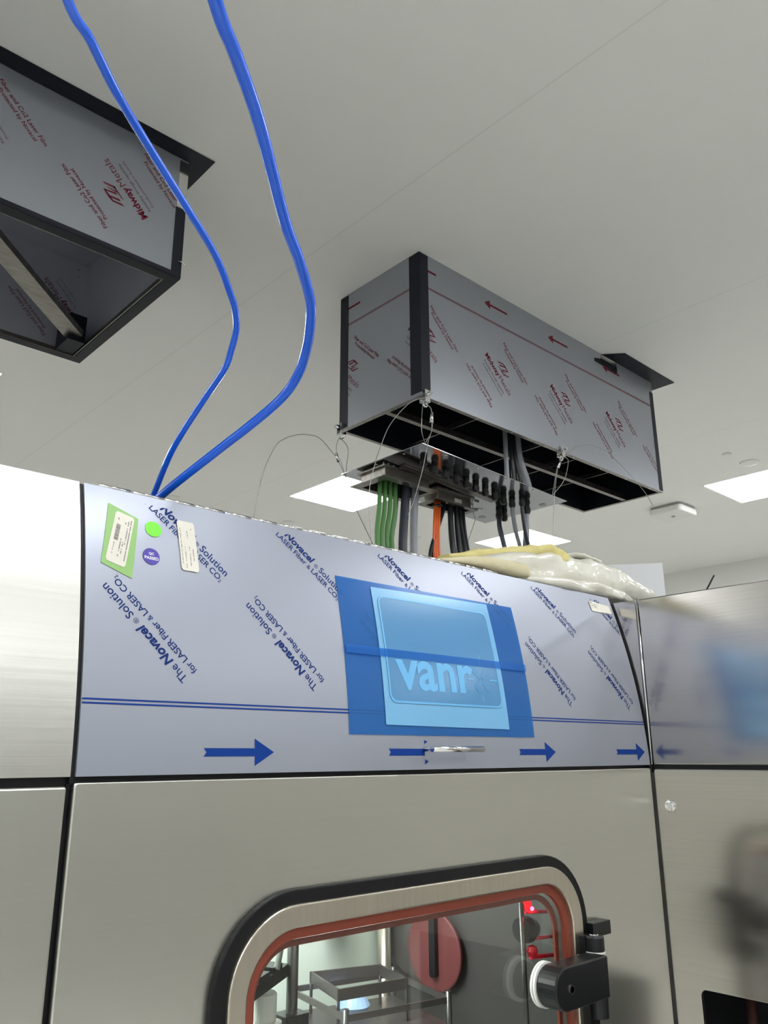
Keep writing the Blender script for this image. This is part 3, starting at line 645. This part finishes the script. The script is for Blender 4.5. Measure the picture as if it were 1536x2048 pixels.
say(q.build('flange_plate', navy, boxl), 'black flange against the ceiling')
q = MB(); q.tube([(0.955, LY0-0.002, 1.385), (0.962, LY0-0.012, 1.380), (0.972, LY0-0.014, 1.372)], 0.0022, 6); q.build('tape_snag', steel_shiny, boxl)

# ------------------------------------------------------------------ hanging gland plate
plate = thing('gland_plate', 'mirror steel gland plate hung on wires beneath the right ceiling box', 'gland plate', (2.215, 1.99, 0.985))
def pz(x): return 1.000-(x-1.813)*0.0405
q = MB(); x0, x1, y0, y1 = 1.813, 2.628, 1.775, 2.200
q.add([(x, y, pz(x)+d) for d in (0, 0.0025) for x, y in ((x0, y0), (x1, y0), (x1, y1), (x0, y1))], [(0, 1, 2, 3), (4, 7, 6, 5), (0, 4, 5, 1), (1, 5, 6, 2), (2, 6, 7, 3), (3, 7, 4, 0)])
q.build('plate', steel_mirror, plate)
for x, y in ((1.785+0.05, 1.886), (1.944, 1.79), (2.108, 1.79), (2.269, 1.79), (2.431, 1.79), (1.835, 2.028), (2.58, 1.79)):
    MB().lathe([(0.004, 0), (0.003, -0.002)], (x, y, pz(x)), n=10).build('plate_screw', steel_shiny, plate)
for x, y, rr in ((2.554, 2.153, 0.017), (2.466, 2.085, 0.010), (2.598, 1.869, 0.017)):
    MB().lathe([(rr, 0), (rr*0.8, -0.002), (rr*0.7, -0.001)], (x, y, pz(x)), n=24).build('hole_plug', white_plastic, plate)
def gland(x, y, rr, ln):
    q = MB(); z = pz(x)
    q.lathe([(rr, -0.0005), (rr, -0.007), (rr*0.9, -0.008)], (x, y, z), n=6)
    q.lathe([(rr*0.86, -0.008), (rr*0.86, -ln*0.45), (rr*1.0, -ln*0.46), (rr*1.0, -ln*0.75), (rr*0.8, -ln*0.93), (rr*0.5, -ln)], (x, y, z), n=16)
    q.build('cable_gland', black_plastic, plate)
for i, x in enumerate((1.917, 1.978, 2.040, 2.101, 2.159, 2.218, 2.278, 2.338, 2.396, 2.455)):
    gland(x, 1.873+0.0045*i, 0.0138, 0.026 if i == 0 else 0.038)
gland(2.470, 1.876, 0.0125, 0.036); gland(2.530, 1.905, 0.0195, 0.05); gland(2.515, 2.03, 0.0145, 0.046); gland(2.548, 2.03, 0.0145, 0.046)
for (a, b, c, d), (e, f_, g, h) in (((1.845, 2.07, 1.996, 2.125), (1.810, 2.090, 1.967, 2.148)), ((2.142, 2.335, 2.022, 2.095), (2.114, 2.357, 2.004, 2.112))):
    zt = pz((a+b)/2)-0.001; q = MB()
    q.ring(rrect(a, b, c, d, 0.002, 1), rrect(a+0.004, b-0.004, c+0.004, d-0.004, 0.002, 1), 2, zt-0.052, zt-0.006)
    q.ring(rrect(e, f_, g, h, 0.002, 1), rrect(a+0.004, b-0.004, c+0.004, d-0.004, 0.002, 1), 2, zt-0.056, zt-0.052)
    q.ring(rrect(a-0.012, b+0.012, c-0.01, d+0.01, 0.002, 1), rrect(a+0.004, b-0.004, c+0.004, d-0.004, 0.002, 1), 2, zt-0.008, zt-0.002)
    say(q.build('cable_collar', steel_worn, plate), 'flared steel collar for a cable bundle')
q = MB(); q.strap((1.90, 1.965, pz(1.9)-0.004), (2.42, 1.975, pz(2.42)-0.004), 0.03, 0.006); say(q.build('mounting_bar', steel_worn, plate), 'dull steel strip under the plate')
q = MB(); q.box(2.235, 2.275, 2.0185, 2.0215, 0.940, 0.956); say(q.build('rating_label', paper, plate), 'small pale label on the collar')
q = MB(); q.tube([(2.40, 2.075, pz(2.4)-0.002), (2.405, 2.07, pz(2.4)-0.02), (2.425, 2.06, pz(2.4)-0.018)], 0.006, 8); q.build('cap_screw', steel_shiny, plate)

# ------------------------------------------------------------------ cables
RZ = 0.403      # top of the machine roof
def roof(p): return p if p[0] < 2.06 or p[2] > WT else (p[0], p[1], WT+0.003)
def cable(name, pts, rad, m, label, group=None, cat='cable'):
    pts = [roof(p) for p in pts]
    return tag(MB().tube(pts, rad, 10).build(name, m, loc=(pts[-1][0], pts[-1][1], pts[-1][2]+EYE)), label, cat, group)
G1 = 'green cables from the first collar'
order = ('leftmost', 'second from the left', 'third from the left', 'rightmost')
for i in range(4):
    x = 1.878+0.022*i; bx = 1.822+0.020*i; y = 2.058-0.004*i
    cable('cable', [(x+0.004, y, 0.985), (x, y, 0.93), (x-0.018, y-0.015, 0.84), (bx+0.004, y-0.04, 0.74), (bx-0.006, y-0.06, 0.62), (bx-0.010, y-0.07, RZ)], 0.0085,
          cable_green, 'green cable hanging from the plate, '+order[i]+' of four', G1)
cable('cable', [(1.962, 2.055, 0.985), (1.958, 2.055, 0.93), (1.938, 2.045, 0.83), (1.908, 2.03, 0.74), (1.895, 2.02, 0.62), (1.89, 2.01, RZ)], 0.0095, cable_black, 'black cable tucked behind the green cables')
cable('cable', [(1.985, 2.03, 0.985), (1.982, 2.03, 0.93), (1.958, 2.015, 0.83), (1.935, 2.00, 0.73), (1.925, 1.99, 0.62), (1.92, 1.98, RZ)], 0.0165, cable_dark, 'thick slate grey cable between green and light grey cables')
cable('cable', [(2.035, 2.03, 0.985), (2.030, 2.03, 0.93), (2.006, 2.015, 0.83), (1.988, 2.00, 0.73), (1.980, 1.99, 0.62), (1.978, 1.98, RZ)], 0.0145, cable_grey, 'thick light grey cable beside the slate cable')
G2 = 'orange cables from the second collar'
for i, d in enumerate((-0.0115, 0.0005, 0.0125)):
    x = 2.172+d
    cable('cable', [(x, 2.05, 0.975), (x-0.002, 2.05, 0.93), (x-0.030, 2.03, 0.85), (x-0.046, 2.02, 0.75), (x-0.044, 2.015, 0.66), (x-0.03, 2.0, RZ)], 0.0058, cable_orange,
          'orange cable, '+('left', 'middle', 'right')[i]+' strand of the orange bunch', G2)
q = MB(); q.lathe([(0.021, -0.004), (0.0215, 0), (0.021, 0.004)], (2.167, 2.048, 0.914), n=18); tag(q.build('cable_tie', black_plastic, loc=(2.167, 2.048, 0.914+EYE)), 'black cable tie around the orange cables', 'cable tie')
G3 = 'black cables from the second collar'
bl = [((2.200, 2.040), (2.085, 2.02), 0.0070, 'black cable bowing left behind the orange cables'),
      ((2.212, 2.065), (2.130, 2.05), 0.0065, 'black cable showing just right of the orange cables'),
      ((2.224, 2.035), (2.205, 2.00), 0.0090, 'black cable, leftmost of the straight bunch'),
      ((2.243, 2.045), (2.225, 2.01), 0.0085, 'black cable, second of the straight bunch'),
      ((2.260, 2.035), (2.247, 2.00), 0.0085, 'black cable, third of the straight bunch'),
      ((2.274, 2.050), (2.266, 2.02), 0.0080, 'black cable, fourth of the straight bunch'),
      ((2.288, 2.040), (2.285, 2.00), 0.0080, 'black cable, fifth of the straight bunch'),
      ((2.300, 2.055), (2.300, 2.02), 0.0075, 'black cable, sixth of the straight bunch'),
      ((2.313, 2.045), (2.316, 2.01), 0.0065, 'black cable, rightmost of the straight bunch'),
      ((2.330, 2.060), (2.302, 2.04), 0.0045, 'thin black cable hanging apart at the right of the bunch')]
for (a, b), (c, d), rr, lab in bl:
    bow = 0.018
    cable('cable', [(a, b, 0.97), (a-0.002, b, 0.92), (a*0.7+c*0.3-bow*0.6, b*0.6+d*0.4, 0.83), (a*0.3+c*0.7-bow, d, 0.74), (c-0.004, d-0.01, 0.66), (c, d-0.02, RZ)], rr, cable_black, lab, G3)
cable('cable', [(2.300, 1.985, RZ+0.20), (2.305, 1.985, 0.70), (2.315, 1.985, 0.722), (2.38, 1.985, 0.752)], 0.005, cable_black, 'short black cable end poking right from the black bunch')
gp = pz(2.52)
cable('cable', [(2.515, 2.03, gp-0.035), (2.516, 2.03, 0.89), (2.530, 2.02, 0.80), (2.535, 2.01, 0.70), (2.53, 2.0, RZ)], 0.0105, cable_dark, 'dark cable dropping straight from the far gland')
cable('cable', [(2.455, 1.9135, gp-0.03), (2.458, 1.914, 0.91), (2.480, 1.92, 0.84), (2.520, 1.93, 0.77), (2.56, 1.94, 0.66), (2.57, 1.95, RZ)], 0.0085, cable_grey, 'grey cable slanting right from the tenth gland')
cable('cable', [(2.470, 1.876, gp-0.03), (2.473, 1.878, 0.91), (2.495, 1.885, 0.83), (2.545, 1.90, 0.745), (2.60, 1.92, 0.65), (2.62, 1.95, RZ)], 0.0075, cable_dark, 'dark cable slanting right from the eleventh gland')
cable('cable', [(2.530, 1.905, gp-0.04), (2.531, 1.906, 0.90), (2.528, 1.91, 0.82), (2.520, 1.92, 0.74), (2.51, 1.94, 0.64), (2.50, 1.95, RZ)], 0.0130, cable_grey, 'thick light grey cable from the largest gland')
G4 = 'cables rising into the right ceiling box'
for x, rr, m, bend, lab in ((2.415, 0.0095, cable_grey, 0.0, 'thin grey cable rising into the box, leftmost'), (2.448, 0.009, cable_black, 0.01, 'black cable rising into the box between grey ones'),
                            (2.468, 0.008, cable_black, 0.03, 'second black cable rising into the box'), (2.492, 0.0150, cable_grey, 0.055, 'thick grey cable curving down from the box')):
    cable('cable', [(x, 1.90, 1.55), (x, 1.90, 1.24), (x+bend*0.25, 1.90, 1.14), (x+bend, 1.90, 1.05), (x+bend*1.15, 1.90, pz(x)+0.003)], rr, m, lab, G4)

# ------------------------------------------------------------------ suspension wires, clamps
def clamp(p, label, side):
    t = thing('beam_clamp', label, 'clamp', p, 'steel clamps on the rim of the right ceiling box'); x, y, z = p
    q = MB(); q.box(x-0.012, x+0.012, y-0.014, y-0.010, z-0.006, z+0.034); q.box(x-0.012, x+0.012, y+0.010, y+0.014, z-0.006, z+0.034); q.box(x-0.012, x+0.012, y-0.014, y+0.014, z-0.010, z-0.006)
    q.build('bracket', steel_shiny, t)
    q = MB(); q.lathe([(0.007, -0.030), (0.007, -0.020), (0.0035, -0.020), (0.0035, 0.012)], (x, y, z+0.018), (0, 1, 0) if side == 'y' else (1, 0, 0), 12); q.build('screw', steel_shiny, t)
    q = MB(); q.tube([(x-0.008, y, z-0.008), (x-0.010, y, z-0.018), (x, y, z-0.024), (x+0.010, y, z-0.018), (x+0.008, y, z-0.008)], 0.0028, 8); q.build('ring', steel_shiny, t)
clamp((1.808, 2.196, 1.165), 'steel clamp at the far left corner of the box rim', 'x')
clamp((1.826, 1.772, 1.160), 'steel clamp at the near corner of the box rim', 'y')
clamp((2.606, 1.772, 1.160), 'steel clamp midway along the front rim', 'y')
def wire(label, loop, tail, gr, extra=()):
    t = thing('suspension_wire', label, 'wire', loop[0], 'thin steel suspension wires')
    MB().tube(loop, 0.0014, 6).build('loop', wire_steel, t)
    MB().tube(tail, 0.0013, 6).build('tail', wire_steel, t)
    if gr:
        a, b = Vector(gr[0]), Vector(gr[1]); d = (b-a).normalized(); q = MB(); q.tube([a, b], 0.0062, 8, False)
        c = d.orthogonal().normalized()*0.006; q.tube([a*0.75+b*0.25+c, a*0.25+b*0.75+c], 0.004, 8, False); q.build('gripper', steel_shiny, t)
wire('wire with gripper arching out to the left of the plate',
     [(1.826, 2.19, 0.990), (1.812, 2.20, 1.050), (1.800, 2.21, 1.078), (1.797, 2.21, 1.110), (1.806, 2.205, 1.143), (1.842, 2.205, 1.128), (1.850, 2.205, 1.095), (1.838, 2.20, 1.04), (1.827, 2.19, 0.990)],
     [(1.83, 2.18, 0.975), (1.803, 2.21, 1.058), (1.778, 2.21, 1.082), (1.718, 2.21, 1.122), (1.665, 2.21, 1.122), (1.609, 2.21, 1.106), (1.555, 2.21, 1.075), (1.520, 2.21, 1.035), (1.473, 2.21, 0.922), (1.444, 2.21, 0.756), (1.43, 2.21, 0.60)], ((1.806, 2.21, 1.050), (1.795, 2.21, 1.084)))
wire('wire running from the left plate corner down behind the hood', [(1.825, 2.20, 0.997), (1.86, 2.20, 0.93), (1.90, 2.20, 0.863), (1.97, 2.20, 0.763), (2.04, 2.20, 0.66)], [(2.04, 2.20, 0.66), (2.10, 2.19, 0.56), (2.15, 2.18, 0.47)], None)
wire('wire looped from the near clamp to the front plate corner',
     [(1.815, 1.765, 0.998), (1.787, 1.752, 1.035), (1.797, 1.755, 1.125), (1.815, 1.765, 1.140), (1.838, 1.755, 1.125), (1.836, 1.752, 1.05), (1.816, 1.764, 0.998)],
     [(1.838, 1.752, 1.11), (1.834, 1.752, 1.046), (1.814, 1.75, 0.996), (1.785, 1.75, 0.892), (1.744, 1.75, 0.781), (1.716, 1.75, 0.725)], ((1.839, 1.753, 1.112), (1.836, 1.753, 1.072)))
wire('wire arching from the near clamp down in front of the plate', [(1.812, 1.758, 1.150), (1.800, 1.75, 1.152), (1.733, 1.75, 1.116), (1.641, 1.75, 1.010), (1.587, 1.75, 0.894)], [(1.587, 1.75, 0.894), (1.556, 1.75, 0.789), (1.554, 1.75, 0.678), (1.564, 1.75, 0.60), (1.58, 1.75, 0.52)], None)
wire('wire with gripper hanging from the front rim clamp',
     [(2.545, 1.79, 0.972), (2.604, 1.765, 1.048), (2.636, 1.76, 1.135), (2.618, 1.765, 1.150), (2.596, 1.76, 1.145), (2.568, 1.76, 1.113), (2.550, 1.762, 1.066), (2.540, 1.78, 0.974)],
     [(2.568, 1.755, 1.113), (2.546, 1.755, 1.066), (2.514, 1.755, 0.946), (2.500, 1.755, 0.85), (2.497, 1.755, 0.763), (2.49, 1.755, 0.62)], ((2.575, 1.757, 1.118), (2.554, 1.757, 1.084)))
wire('thin wire arching across the right end of the box', [(2.612, 1.752, 1.15), (2.70, 1.745, 1.215), (2.805, 1.745, 1.243), (2.918, 1.745, 1.243)], [(2.918, 1.745, 1.243), (3.048, 1.745, 1.192), (3.182, 1.745, 1.130), (3.253, 1.745, 1.074)], None)
wire('wire hanging from the far right plate corner', [(2.556, 2.195, 0.967), (2.538, 2.20, 0.920), (2.518, 2.20, 0.884)], [(2.518, 2.20, 0.884), (2.502, 2.20, 0.822), (2.48, 2.20, 0.70)], None)

# ------------------------------------------------------------------ blue tubes
t = tag(MB().tube([(0.686, 1.44, RZ), (0.687, 1.405, 0.455), (0.690, 1.376, 0.480), (0.723, 1.244, 0.538), (0.738, 1.160, 0.567), (0.750, 1.081, 0.597), (0.745, 1.025, 0.620), (0.724, 0.973, 0.642), (0.697, 0.928, 0.658), (0.665, 0.887, 0.673), (0.605, 0.836, 0.691), (0.549, 0.795, 0.709), (0.445, 0.705, 0.745), (0.381, 0.657, 0.764), (0.326, 0.617, 0.777), (0.24, 0.54, 0.82), (0.12, 0.38, 0.98), (0.0, 0.2, 1.35), (-0.05, 0.1, 1.735)], 0.0082, 16, sub=8).build('air_tube', tube_blue, loc=(0.686, 1.44, RZ+EYE)), 'thicker glossy blue tube bending far right over the hood', 'tube')
t = tag(MB().tube([(0.695, 1.50, RZ), (0.697, 1.455, 0.465), (0.696, 1.420, 0.497), (0.686, 1.339, 0.561), (0.686, 1.244, 0.622), (0.682, 1.160, 0.661), (0.674, 1.125, 0.684), (0.661, 1.091, 0.705), (0.640, 1.062, 0.719), (0.615, 1.038, 0.730), (0.553, 0.987, 0.752), (0.468, 0.931, 0.768), (0.372, 0.870, 0.786), (0.306, 0.817, 0.787), (0.255, 0.775, 0.796), (0.217, 0.749, 0.804), (0.14, 0.68, 0.86), (0.02, 0.55, 1.05), (-0.08, 0.45, 1.4), (-0.1, 0.4, 1.735)], 0.0058, 16, sub=8).build('air_tube', tube_blue, loc=(0.695, 1.50, RZ+EYE)), 'thinner glossy blue tube crossing in front of the left ceiling box', 'tube')

# ------------------------------------------------------------------ wrapped foam and white board on top
fo = thing('wrapped_foam', 'yellowish foam lengths in cloudy plastic lying on the right of the hood top', 'packing foam', (1.95, 1.36, 0.44))
def slab(path, wid, thk, n=26, amp=0.15, sub=10, freq=16):
    """soft flattened length: superellipse section along a path, with wrinkles"""
    P = spline([Vector(p) for p in path], sub); L = len(P); vs = []
    def at_(l, q): t = q*(len(l)-1); i = min(int(t), len(l)-2); return l[i]+(l[i+1]-l[i])*(t-i)
    for i, p in enumerate(P):
        t = (P[min(i+1, L-1)]-P[max(i-1, 0)]).normalized(); sd = t.cross(Vector((0, 0, 1))).normalized(); up = sd.cross(t); q = i/(L-1)
        for k in range(n):
            an = 2*PI*k/n; c, s_ = math.cos(an), math.sin(an); e = 0.6
            o = sd*(math.copysign(abs(c)**e, c)*at_(wid, q))+up*(math.copysign(abs(s_)**e, s_)*at_(thk, q))
            g = p+o; o *= 1+amp*noise.noise(Vector((g.x*freq*0.6, g.y*freq, g.z*freq*2)))+amp*0.5*noise.noise(g*freq*3.1)
            vs.append(p+o)
    m = MB(); m.add(vs, [(i*n+k, i*n+(k+1) % n, (i+1)*n+(k+1) % n, (i+1)*n+k) for i in range(L-1) for k in range(n)], True)
    return m.add([vs[k] for k in range(n)]+[vs[(L-1)*n+k] for k in range(n)], [list(range(n))[::-1], list(range(n, 2*n))])
say(slab([(1.375, 1.325, 0.449), (1.48, 1.325, 0.461), (1.58, 1.325, 0.466), (1.68, 1.328, 0.468), (1.715, 1.33, 0.467)], [0.02, 0.035, 0.04, 0.042, 0.040], [0.004, 0.013, 0.019, 0.022, 0.020], amp=0.10).build('foam_length', foam_cream, fo), 'cream foam length along the front')
say(slab([(1.50, 1.40, 0.492), (1.62, 1.40, 0.516), (1.75, 1.385, 0.541), (1.83, 1.37, 0.549), (1.90, 1.35, 0.543), (1.955, 1.338, 0.522)], [0.02, 0.03, 0.035, 0.045, 0.048, 0.03], [0.006, 0.013, 0.016, 0.020, 0.026, 0.016], amp=0.32, freq=22).build('foam_strip', foam_yellow, fo), 'yellow foam strip folded on top')
slab([(1.40, 1.39, 0.452), (1.56, 1.385, 0.472), (1.74, 1.375, 0.490), (1.92, 1.365, 0.502), (2.08, 1.36, 0.505), (2.24, 1.35, 0.494), (2.36, 1.335, 0.472), (2.45, 1.32, 0.449)], [0.02, 0.05, 0.062, 0.066, 0.066, 0.058, 0.045, 0.02], [0.006, 0.026, 0.042, 0.052, 0.056, 0.044, 0.026, 0.006], amp=0.20, sub=14).build('plastic_wrap', plastic_wrap, fo)
slab([(1.66, 1.322, 0.447), (1.80, 1.316, 0.452), (2.0, 1.312, 0.460), (2.16, 1.312, 0.456), (2.28, 1.32, 0.446)], [0.012, 0.030, 0.038, 0.032, 0.01], [0.004, 0.012, 0.020, 0.016, 0.004], amp=0.3, sub=14).build('plastic_fold', plastic_wrap, fo)
slab([(1.88, 1.40, 0.552), (1.98, 1.39, 0.568), (2.10, 1.38, 0.566), (2.24, 1.37, 0.540), (2.36, 1.35, 0.505)], [0.02, 0.045, 0.05, 0.045, 0.015], [0.003, 0.007, 0.008, 0.007, 0.003], amp=0.5, sub=14, freq=20).build('plastic_fold', plastic_wrap, fo)
q = MB(); q.strap((2.62, 1.955, 0.574), (2.935, 1.560, 0.574), 0.302, 0.008, up=(0.78, 0.62, 0)); tag(q.build('foam_board', board_white, loc=(2.8, 1.75, WT+EYE)), 'plain white board standing on edge behind the wrapped foam', 'board')
cable('cable_end', [(2.19, 1.10, WT+0.006), (2.19, 1.05, WT+0.010), (2.19, 1.012, WT+0.056)], 0.0022, cable_black, 'short black cable end sticking up over the side cabinet')

# ------------------------------------------------------------------ unseen cabinet added behind the camera to darken what the steel reflects
t = thing('added_dark_cabinet', 'unseen grey cabinet added behind the camera to dim the reflection in the steel', 'cabinet', (2.1, -3.2, FL))
MB().box(0.9, 3.3, -3.58, -2.9, FL+0.06, 0.55).build('body', mottled('grey painted steel', (146, 146, 141), (134, 134, 130), 0.5, 0, (2, 2, 2)), t, bevel=0.01)
for x in (0.93, 1.72, 2.51):
    d = MB().box(x, x+0.76, -2.9, -2.88, FL+0.1, 0.5).build('door', mottled('grey door', (152, 151, 146), (142, 141, 137), 0.5, 0, (2, 2, 2)), t, bevel=0.004)
    MB().tube([(x+0.70, -2.85, -0.6), (x+0.70, -2.85, -0.4)], 0.008, 8, False).build('handle', steel_shiny, d)
MB().box(0.95, 3.25, -3.5, -2.95, FL, FL+0.06).build('plinth', black_plastic, t)

# ------------------------------------------------------------------ inside the chamber
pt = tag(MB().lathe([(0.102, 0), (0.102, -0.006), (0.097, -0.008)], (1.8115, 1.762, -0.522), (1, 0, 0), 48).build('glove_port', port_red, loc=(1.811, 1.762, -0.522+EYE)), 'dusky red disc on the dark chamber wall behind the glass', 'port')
pr = tag(MB().ring([(1.87+0.125*math.cos(2*PI*i/40), -0.50+0.125*math.sin(2*PI*i/40)) for i in range(40)], [(1.87+0.108*math.cos(2*PI*i/40), -0.50+0.108*math.sin(2*PI*i/40)) for i in range(40)], 0, 1.812, 1.829).build('port_ring', steel_dark, loc=(1.83, 1.87, -0.5+EYE)), 'dark ring standing behind the red disc', 'ring')
tag(MB().prism(rrect(1.742, 1.764, -0.585, -0.40, 0.008), 0, 1.788, 1.803).build('slide_bar', black_anod, loc=(1.8, 1.75, -0.5+EYE)), 'black upright bar in front of the red disc', 'bar')
gpst = thing('guide_post', 'dark steel upright post at the left behind the glass', 'post', (1.197, 1.6, -1.14))
MB().tube([(1.197, 1.6, -1.14), (1.197, 1.6, -0.075)], 0.0125, 18, False).build('rod', steel_dark, gpst)
MB().box(1.165, 1.225, 1.575, 1.625, -0.553, -0.530).build('collar', black_anod, gpst)
gp2 = thing('column', 'shiny round column behind the vial tray, tinted red', 'column', (1.79, 1.96, -1.14))
MB().tube([(1.79, 1.95, -1.14), (1.79, 1.95, -0.46)], 0.021, 20, False).build('shaft', steel_frame, gp2)
MB().tube([(1.79, 1.95, -0.46), (1.79, 1.95, -0.075)], 0.024, 20, False).build('sleeve', steel_shiny, gp2)
MB().lathe([(0.030, -0.455), (0.030, -0.44)], (1.79, 1.95, 0), n=20).build('ring', steel_shiny, gp2)
MB().lathe([(0.045, 0), (0.050, 0.02), (0.050, 0.05)], (1.60, 1.95, -0.43), (1, 0, 0), 28).build('drum', black_anod, gp2)
tr = thing('vial_tray', 'open rectangular grey tray frame on thin legs behind the glass', 'tray', (1.55, 1.80, -0.72))
Tc = [Vector((1.489, 1.907, 0)), Vector((1.675, 1.841, 0)), Vector((1.628, 1.690, 0)), Vector((1.434, 1.728, 0))]
q = MB()
for i in range(4):
    a, b = Tc[i].copy(), Tc[(i+1) % 4].copy(); d = (b-a).normalized()*0.004
    q.strap((a.x-d.x, a.y-d.y, -0.561), (b.x+d.x, b.y+d.y, -0.561), 0.006, 0.026)
q.build('rim', tray_grey, tr)
lo = -0.655
q = MB(); P = [(1.40, 1.66), (1.69, 1.60), (1.76, 1.88), (1.45, 1.95)]
q.prism(P, 2, lo, lo+0.010); q.build('base_plate', tray_grey, tr)
for i in range(4):
    a, b = P[i], P[(i+1) % 4]; MB().strap((a[0], a[1], -0.592), (b[0], b[1], -0.592), 0.006, 0.014).build('rail', tray_grey, tr)
for a, b in P: MB().tube([(a, b, -0.78), (a, b, -0.572)], 0.008, 12, False).build('leg', steel_dark, tr)
for a in Tc: MB().tube([(a.x, a.y, lo), (a.x, a.y, -0.548)], 0.004, 8, False).build('pin', steel_dark, tr)
tag(MB().lathe([(0.0, 0.0), (0.035, 0.002), (0.045, 0.02), (0.030, 0.045), (0.012, 0.055), (0.0, 0.056)], (1.56, 1.82, -0.642), n=18).build('plastic_bag', blue_bag, loc=(1.56, 1.82, -0.64+EYE)), 'pale blue plastic bag lying inside the tray frame', 'bag')
gr = thing('gripper', 'dark jointed gripper at the left edge of the window', 'gripper', (1.10, 1.6, -0.46))
q = MB(); q.strap((1.02, 1.56, -0.470), (1.175, 1.62, -0.445), 0.05, 0.024); q.build('jaw', black_anod, gr)
for i in range(3): MB().strap((1.03+0.045*i, 1.565+0.018*i, -0.450+0.007*i), (1.06+0.045*i, 1.577+0.018*i, -0.446+0.007*i), 0.055, 0.012).build('link', black_anod, gr)
bt = thing('sample_bottle', 'small white plastic bottle hanging under the gripper', 'bottle', (1.128, 1.58, -0.515))
MB().lathe([(0.022, -0.535), (0.024, -0.530), (0.024, -0.482), (0.020, -0.478)], (1.128, 1.60, 0), n=20).build('body', white_plastic, bt)
MB().lathe([(0.030, -0.540), (0.030, -0.536)], (1.135, 1.60, 0), n=20).build('flange', white_plastic, bt)
def ribbed(pts, label):
    q = MB(); P = spline([Vector(p) for p in pts], 24); q.tube(P, [0.0075 if i % 2 else 0.0062 for i in range(len(P))], 10, False)
    return tag(q.build('ribbed_tube', mat('grey ribbed tube', (150, 156, 150), 0.4), loc=(pts[0][0], pts[0][1], pts[0][2]+EYE)), label, 'tube')
ribbed([(1.140, 1.58, -0.435), (1.152, 1.585, -0.40), (1.175, 1.60, -0.35), (1.20, 1.62, -0.28), (1.21, 1.64, -0.20)], 'grey ribbed tube rising above the gripper')
ribbed([(1.128, 1.60, -0.543), (1.128, 1.60, -0.575), (1.140, 1.60, -0.610), (1.165, 1.60, -0.660), (1.18, 1.60, -0.76)], 'grey ribbed tube hanging below the white bottle')
ra = thing('red_lit_rack', 'red-lit rack of bars at the upper right behind the glass', 'rack', (1.74, 1.33, -0.40))
MB().tube([(1.655, 1.315, -0.352), (1.750, 1.315, -0.362)], 0.0045, 10, False).build('bar', red_lit_bar, ra)
MB().tube([(1.700, 1.325, -0.415), (1.770, 1.325, -0.420)], 0.004, 10, False).build('bar', red_lit_bar, ra)
MB().tube([(1.680, 1.325, -0.452), (1.770, 1.325, -0.460)], 0.005, 10, False).build('bar', red_lit_bar, ra)
q = MB(); q.prism([(1.640, -0.318), (1.665, -0.318), (1.685, -0.335), (1.690, -0.356), (1.662, -0.356), (1.656, -0.335)], 1, 1.318, 1.330); q.build('hook', red_lit_bar, ra)
MB().tube([(1.655, 1.325, -0.75), (1.655, 1.325, -0.31)], 0.006, 10, False).build('upright', steel_dark, ra)
MB().lathe([(0.0, -0.014), (0.010, -0.010), (0.014, 0), (0.010, 0.010), (0.0, 0.014)], (1.675, 1.315, -0.437), n=16).build('knob', red_lit_bar, ra)
MB().lathe([(0.028, 0), (0.030, 0.02), (0.020, 0.045)], (1.665, 1.335, -0.395), (1, 0, 0), 20).build('drum', black_anod, ra)
MB().lathe([(0.005, 0), (0.004, 0.004)], (1.668, 1.305, -0.345), (0, -1, 0), 10).build('added_red_lamp', lamp_red, ra)  # small lamp added to throw red light on the bars
for x_, z_ in ((1.772, -0.30),): MB().box(x_, x_+0.006, 1.30, 1.36, -0.78, -0.29).build('side_plate', steel_dark, ra)

for o in bpy.data.objects:
    if '_base' in o: del o['_base']
